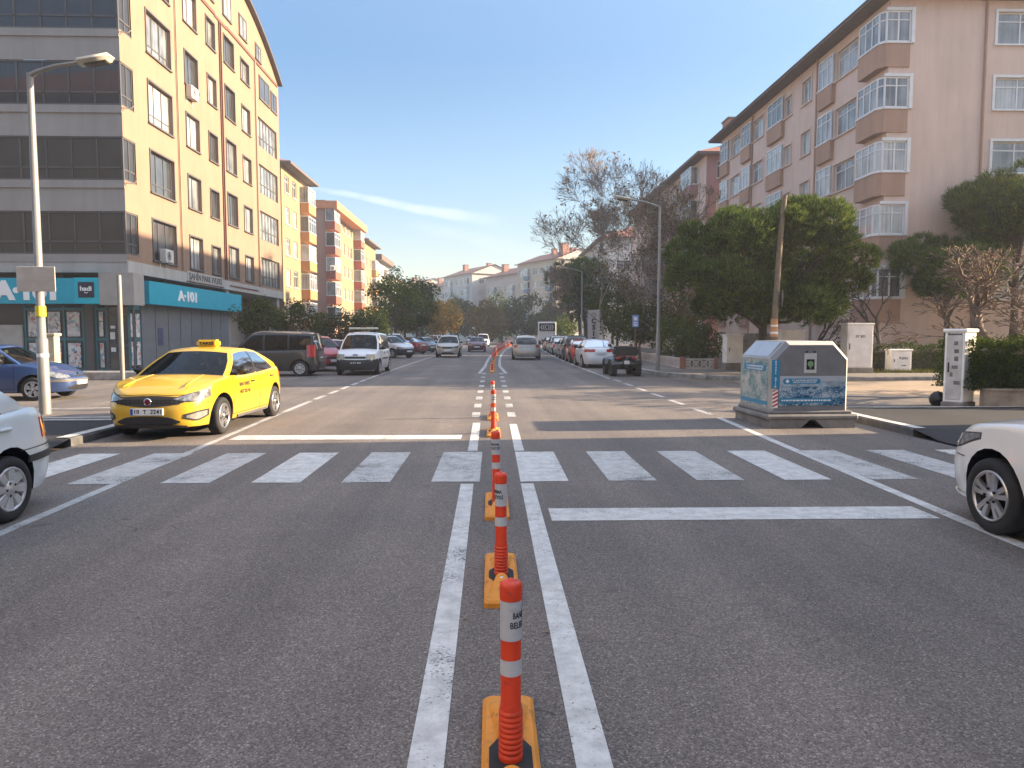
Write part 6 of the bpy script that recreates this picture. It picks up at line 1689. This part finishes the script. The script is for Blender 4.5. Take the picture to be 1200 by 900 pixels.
def hedge(label, O, rz, L, D, z0, z1, n, size, seed, lm=None, group=None, cat='hedge', name='hedge'):
    rnd = random.Random(seed); t = thing(name, label, cat, O, R(rz), group)
    m = MB(); m.cbox(.22, L-.22, .22, D-.22, z0+.02, z1-.22, .1); m.build('branches', M_barkd, t)
    m = MB(); H = z1-z0
    for i in range(n):
        f = rnd.random()
        if f < .5: p = V((rnd.uniform(0, L), rnd.uniform(-.06, .12), z0+H*rnd.random())); nn = V((0, -1, .2))
        elif f < .82: p = V((rnd.uniform(0, L), rnd.uniform(0, D), z1+rnd.uniform(-.12, .06))); nn = V((0, 0, 1))
        elif f < .94: p = V((rnd.uniform(-.06, .12), rnd.uniform(0, D), z0+H*rnd.random())); nn = V((-1, 0, .2))
        else: p = V((rnd.uniform(0, L), D+rnd.uniform(-.1, .05), z0+H*rnd.random())); nn = V((0, 1, .2))
        bump = .07*math.sin(p.x*2.3+seed)+.05*math.sin(p.x*5.1+p.z*4); p = p + nn*bump
        leaf(m, p, (nn + rdir(rnd)*.9).normalized(), size*rnd.uniform(.6, 1.35), rnd, .6)
    for i in range(int(L*8)):
        p = V((rnd.uniform(0, L), rnd.uniform(0, D), z1)); leaf(m, p+V((0, 0, rnd.uniform(.02, .16))), rdir(rnd), size, rnd)
    m.build('foliage', lm or Lf_hedge, t)
    return t
# right side, near to far
hw_ = MB(); hw_.box(0, 14, 0, .22, -.03, .46); hw_.box(0, 14, -.03, .25, .46, .50)
o_ = hw_.build('garden_wall', mat('wall_render', (.34, .28, .22), .9, var=.4, scale=2.5, bump=.4, bscale=20), None, (10.95, 15.4, .0)); o_.rotation_euler = (0, 0, R(-9)); tag(o_, 'low stained rendered wall carrying the near hedge at the right', 'wall')
hedge('dense clipped hedge on the low rendered wall at the right edge', (10.72, 15.5, 0), -9, 9, 1.7, .44, 1.58, 30000, .062, 3)
hedge('long clipped hedge behind the white cabinets below the pink block', (13.6, 29.7, .1), 1, 13, 1.0, 0, 1.15, 12000, .085, 5)
pine('large round stone pine with dense dark crown in front of the pink block', (10.75, 28.0, .0), (3.75, 3.5, 3.2), 4.0, 16000, 21, 105, .72, .21, .21, bw=.036)
pine('open pine with tufted boughs at the right edge before the pink wall', (23.6, 31.6, .1), (3.4, 1.3, 1.6), 7.2, 3000, 8, 36, .8, .30, .18, bw=.032)
pine('lower pine with loose yellow green boughs under the tufted pine', (20.4, 31.4, .1), (2.5, 1.2, 1.5), 4.7, 2400, 9, 30, .7, .28, .14, bw=.03)
bare('spreading leafless shrub tree behind the near hedge at the right edge', (14.0, 19.2, 0), 4.3, 1.2, 31, 160, Lf_dry, .10, 8, (0.05, 0), .07, .5, tw=M_twig, minr=.008, hw=2.6)
bare('thin leafless tree between the white cabinets and the pink wall', (16.8, 30.6, .1), 4.8, 1.15, 17, 0, None, .09, 6, (0, 0), .1, .7, minr=.008)
bare('thin leafless tree left of the tall marked cabinet', (14.0, 30.8, .1), 4.2, 1.2, 14, 420, Lf_autumn, .08, 6, (.1, 0), .09, .7, minr=.007)
# row behind the footway
bare('tall spreading bare tree with the last rusty leaves at its top', (cx(50)+8.0, 50, .1), 14.8, 1.05, 44, 900, Lf_dry, .10, 9, (-.06, 0), .24, 1.3, minr=.024, hw=5.6, high=1, sh=-1.9, tw=M_twig2, dense=5)
bare('slender bare tree with yellow leaves low in its crown', (8.9, 42.5, .1), 11.6, .8, 5, 1700, Lf_autumn, .15, 8, (-.03, 0), .15, 1.6, minr=.022, tw=M_twig2, hw=2.6, high=-1)
bare('bare twin of the yellow leaved tree close to the tall lamp', (9.7, 40.5, .1), 10.2, .75, 29, 1800, Lf_autumn, .15, 8, (.05, 0), .15, 1.6, minr=.02, tw=M_twig2, hw=2.2, high=-1)
bare('bare tree with sparse russet leaves behind the round pine', (12.0, 44, .1), 10.4, .8, 61, 2000, Lf_dry, .14, 8, (.02, 0), .15, 1.5, minr=.02, hw=2.3)
S = 'shrubs and small trees in the right garden'
leafy('shrub', 'dark shrub behind the pierced fence panel by the plain white cabinet', (10.2, 34.4, .1), 2.2, (1.5, 1.0, .95), 1.15, 3600, .13, Lf_dark, 71, .05, None, 20, .5, S, 'shrub', 4)
leafy('shrub', 'olive shrub left of the dark one behind the fence corner', (8.9+.9, 37.2, .1), 2.5, (1.3, 1.5, 1.2), 1.5, 3200, .13, Lf_green, 72, .05, None, 20, .5, S, 'shrub', 4)
leafy('shrub', 'tall dark evergreen shrub next to the small blue sign', (9.6, 41.5, .1), 3.6, (1.6, 2.0, 1.7), 2.1, 3800, .16, Lf_dark, 73, .07, None, 24, .6, S, 'shrub', 3)
leafy('shrub', 'brownish shrub beside the white advertising banner', (9.8, 47.5, .1), 3.8, (1.8, 2.2, 1.9), 2.3, 3400, .17, Lf_dark, 74, .07, None, 24, .65, S, 'shrub', 3)
leafy('small_tree', 'yellow green small tree under the bare trees', (11.2, 39.2, .1), 4.2, (1.5, 1.6, 1.3), 2.9, 2400, .15, Lf_autumn, 75, .09, None, 22, .55, S)
leafy('small_tree', 'dark rounded tree behind the red parked hatchback', (cx(56)+9.6, 56, .1), 5.6, (2.3, 2.4, 2.3), 3.3, 3600, .2, Lf_dark, 76, .12, None, 26, .8, S)
leafy('small_tree', 'shadowy evergreen beside the smaller looking street lamp', (cx(64)+10.4, 64, .1), 7.0, (2.6, 2.6, 2.9), 4.2, 3600, .24, Lf_dark, 77, .14, None, 26, .9, S)
pine('ragged tall pine leaning over the right row of parked cars', (cx(74)+9.0, 74, .1), (3.0, 3.0, 3.6), 6.6, 1500, 41, 40, .9, .5, .25, (-.6, 0), bw=.05)
pine('second ragged pine further along the right row', (cx(88)+9.4, 88, .1), (3.0, 3.0, 3.4), 6.0, 1100, 42, 34, 1.0, .55, .25, (-.4, 0), bw=.06)
leafy('small_tree', 'low green tree between the second ragged pine and the white truck', (cx(98)+8.4, 99, .1), 5, (2.4, 2.4, 2.0), 3.0, 1800, .3, Lf_green, 78, .14, None, 22, .9, S)
# left side
S = 'trees along the left footway'
leafy('small_tree', 'dark leafy small tree behind the dark grey van', (-11.9, 36.8, .1), 3.7, (1.25, 1.1, .95), 2.45, 2600, .15, Lf_dark, 81, .08, None, 20, .5, S)
leafy('small_tree', 'second dark leafy small tree over the red hatchback', (-10.6, 38.6, .1), 3.7, (1.3, 1.1, 1.0), 2.4, 2600, .15, Lf_dark, 82, .08, None, 20, .5, S)
leafy('shrub', 'broad dark shrub below the orange and red block', (-10.8, 50, .1), 3.6, (2.0, 1.8, 1.4), 2.0, 3000, .2, Lf_dark, 83, .1, None, 24, .7, S, 'shrub', 3)
leafy('shrub', 'broad brown green shrub behind the white van light bar', (-9.6, 56, .1), 3.6, (2.2, 1.8, 1.4), 2.1, 3000, .2, Lf_dark, 84, .1, None, 24, .7, S, 'shrub', 3)
leafy('broadleaf_tree', 'big light green tree above the left parked row', (-8.6, 64, .1), 7.4, (2.7, 2.5, 2.7), 4.6, 6000, .22, Lf_green, 85, .2, None, 36, .95, S)
leafy('broadleaf_tree', 'darker green tree right of the big light green one', (-7.6, 73, .1), 7.4, (2.5, 2.5, 3.2), 4.4, 4200, .26, Lf_dark, 86, .2, None, 34, .95, S)
leafy('broadleaf_tree', 'yellow green poplar like tree beside the big light green one', (-8.2, 68, .1), 6.8, (1.2, 1.2, 2.6), 4.0, 2200, .22, Lf_autumn, 89, .14, None, 20, .7, S)
leafy('broadleaf_tree', 'autumn tinted tree beyond the darker green one', (-6.2, 92, .1), 6.0, (2.6, 2.4, 2.6), 3.6, 2600, .3, Lf_autumn, 87, .2, None, 30, 1, S)
S = 'trees closing the far end of the street'
for i, (x, y, r, lm, lab) in enumerate(((-12.5, 128, 4.2, Lf_dark, 'dark hazy tree left of centre at the end of the street'), (-6.5, 134, 4.0, Lf_dark, 'blue grey hazy tree in the middle of the street end'), (-1.2, 122, 3.2, Lf_autumn, 'tan hazy tree just left of the far white van'),
        (2.0, 138, 4.4, Lf_green, 'olive hazy tree below the peach block'), (6.2, 130, 4.2, Lf_dark, 'dark hazy tree below the blue grey block'), (11, 134, 3.8, Lf_green, 'pale green hazy tree right of the street end'), (-19, 132, 4.2, Lf_green, 'hazy green tree beyond the left parked row'), (-26, 138, 4.4, Lf_dark, 'hazy dark tree far left at the street end'))):
    leafy('broadleaf_tree', lab, (x, y, 0), r*2, (r, r, r*.95), r*1.15, 3000, .62, lm, 90+i, .25, None, 30, r*.4, S)
pine('tall tree added out of view up the side street to shade the road', (27, 26.8, 0), (3.6, 2.3, 2.6), 7.2, 1500, 55, 36, 1.2, .4, .25, bw=.05)  # out-of-view tree, added for the shade it casts across the road
# weeds on the verge and fallen leaves
m = MB(); rnd = random.Random(2)
for i in range(2600):
    x = rnd.uniform(12, 22); p = V((x, 28.75+abs(rnd.gauss(0, .35)), .12)); a = rnd.uniform(0, 6.28); h = rnd.uniform(.05, .2); d = V((math.cos(a), math.sin(a), 0))
    m.add([p-d*.012, p+d*.012, p+d*.02*rnd.uniform(-1, 1)+V((rnd.uniform(-.05, .05), 0, h))], [(0, 1, 2)])
o = m.build('grass', leafmat('grass_blades', [(.04, .06, .015), (.09, .11, .03), (.14, .14, .05), (.10, .12, .03)], .3)); o['kind'] = 'stuff'
m = MB()
for i in range(420):
    f = rnd.random()
    if f < .4: p = V((6.9-abs(rnd.gauss(0, .25)), rnd.uniform(8, 14.8), .006))
    elif f < .6: p = V((-6.25+abs(rnd.gauss(0, .2)), rnd.uniform(8, 13), .006))
    else: p = V((rnd.uniform(-6, 7), rnd.uniform(3, 30), .006))
    n = (V((0, 0, 1)) + rdir(rnd)*.35).normalized(); leaf(m, p+V((0, 0, .006)), n, rnd.uniform(.015, .05), rnd, .6)
o = m.build('fallen_leaves', leafmat('litter_leaves', [(.10, .07, .04), (.2, .15, .1), (.35, .32, .28), (.12, .08, .04)], .1)); o['kind'] = 'stuff'
# haze
hz = MB(); hz.box(-812, 812, -812, 812, -1.1, 40)
HZ = hz.build('haze', None if False else bpy.data.materials.new('haze_air')); HZ['kind'] = 'stuff'
hm = HZ.data.materials[0]; hm.use_nodes = True; nt = hm.node_tree; nt.nodes.remove(nt.nodes['Principled BSDF'])
pv_ = nd(nt, 'ShaderNodeVolumePrincipled', Density=.0012, Anisotropy=.2); pv_.inputs['Color'].default_value = (.93, .95, 1, 1)
nt.links.new(pv_.outputs[0], nt.nodes['Material Output'].inputs['Volume'])
scene.cycles.volume_step_rate = 10; scene.cycles.volume_max_steps = 16
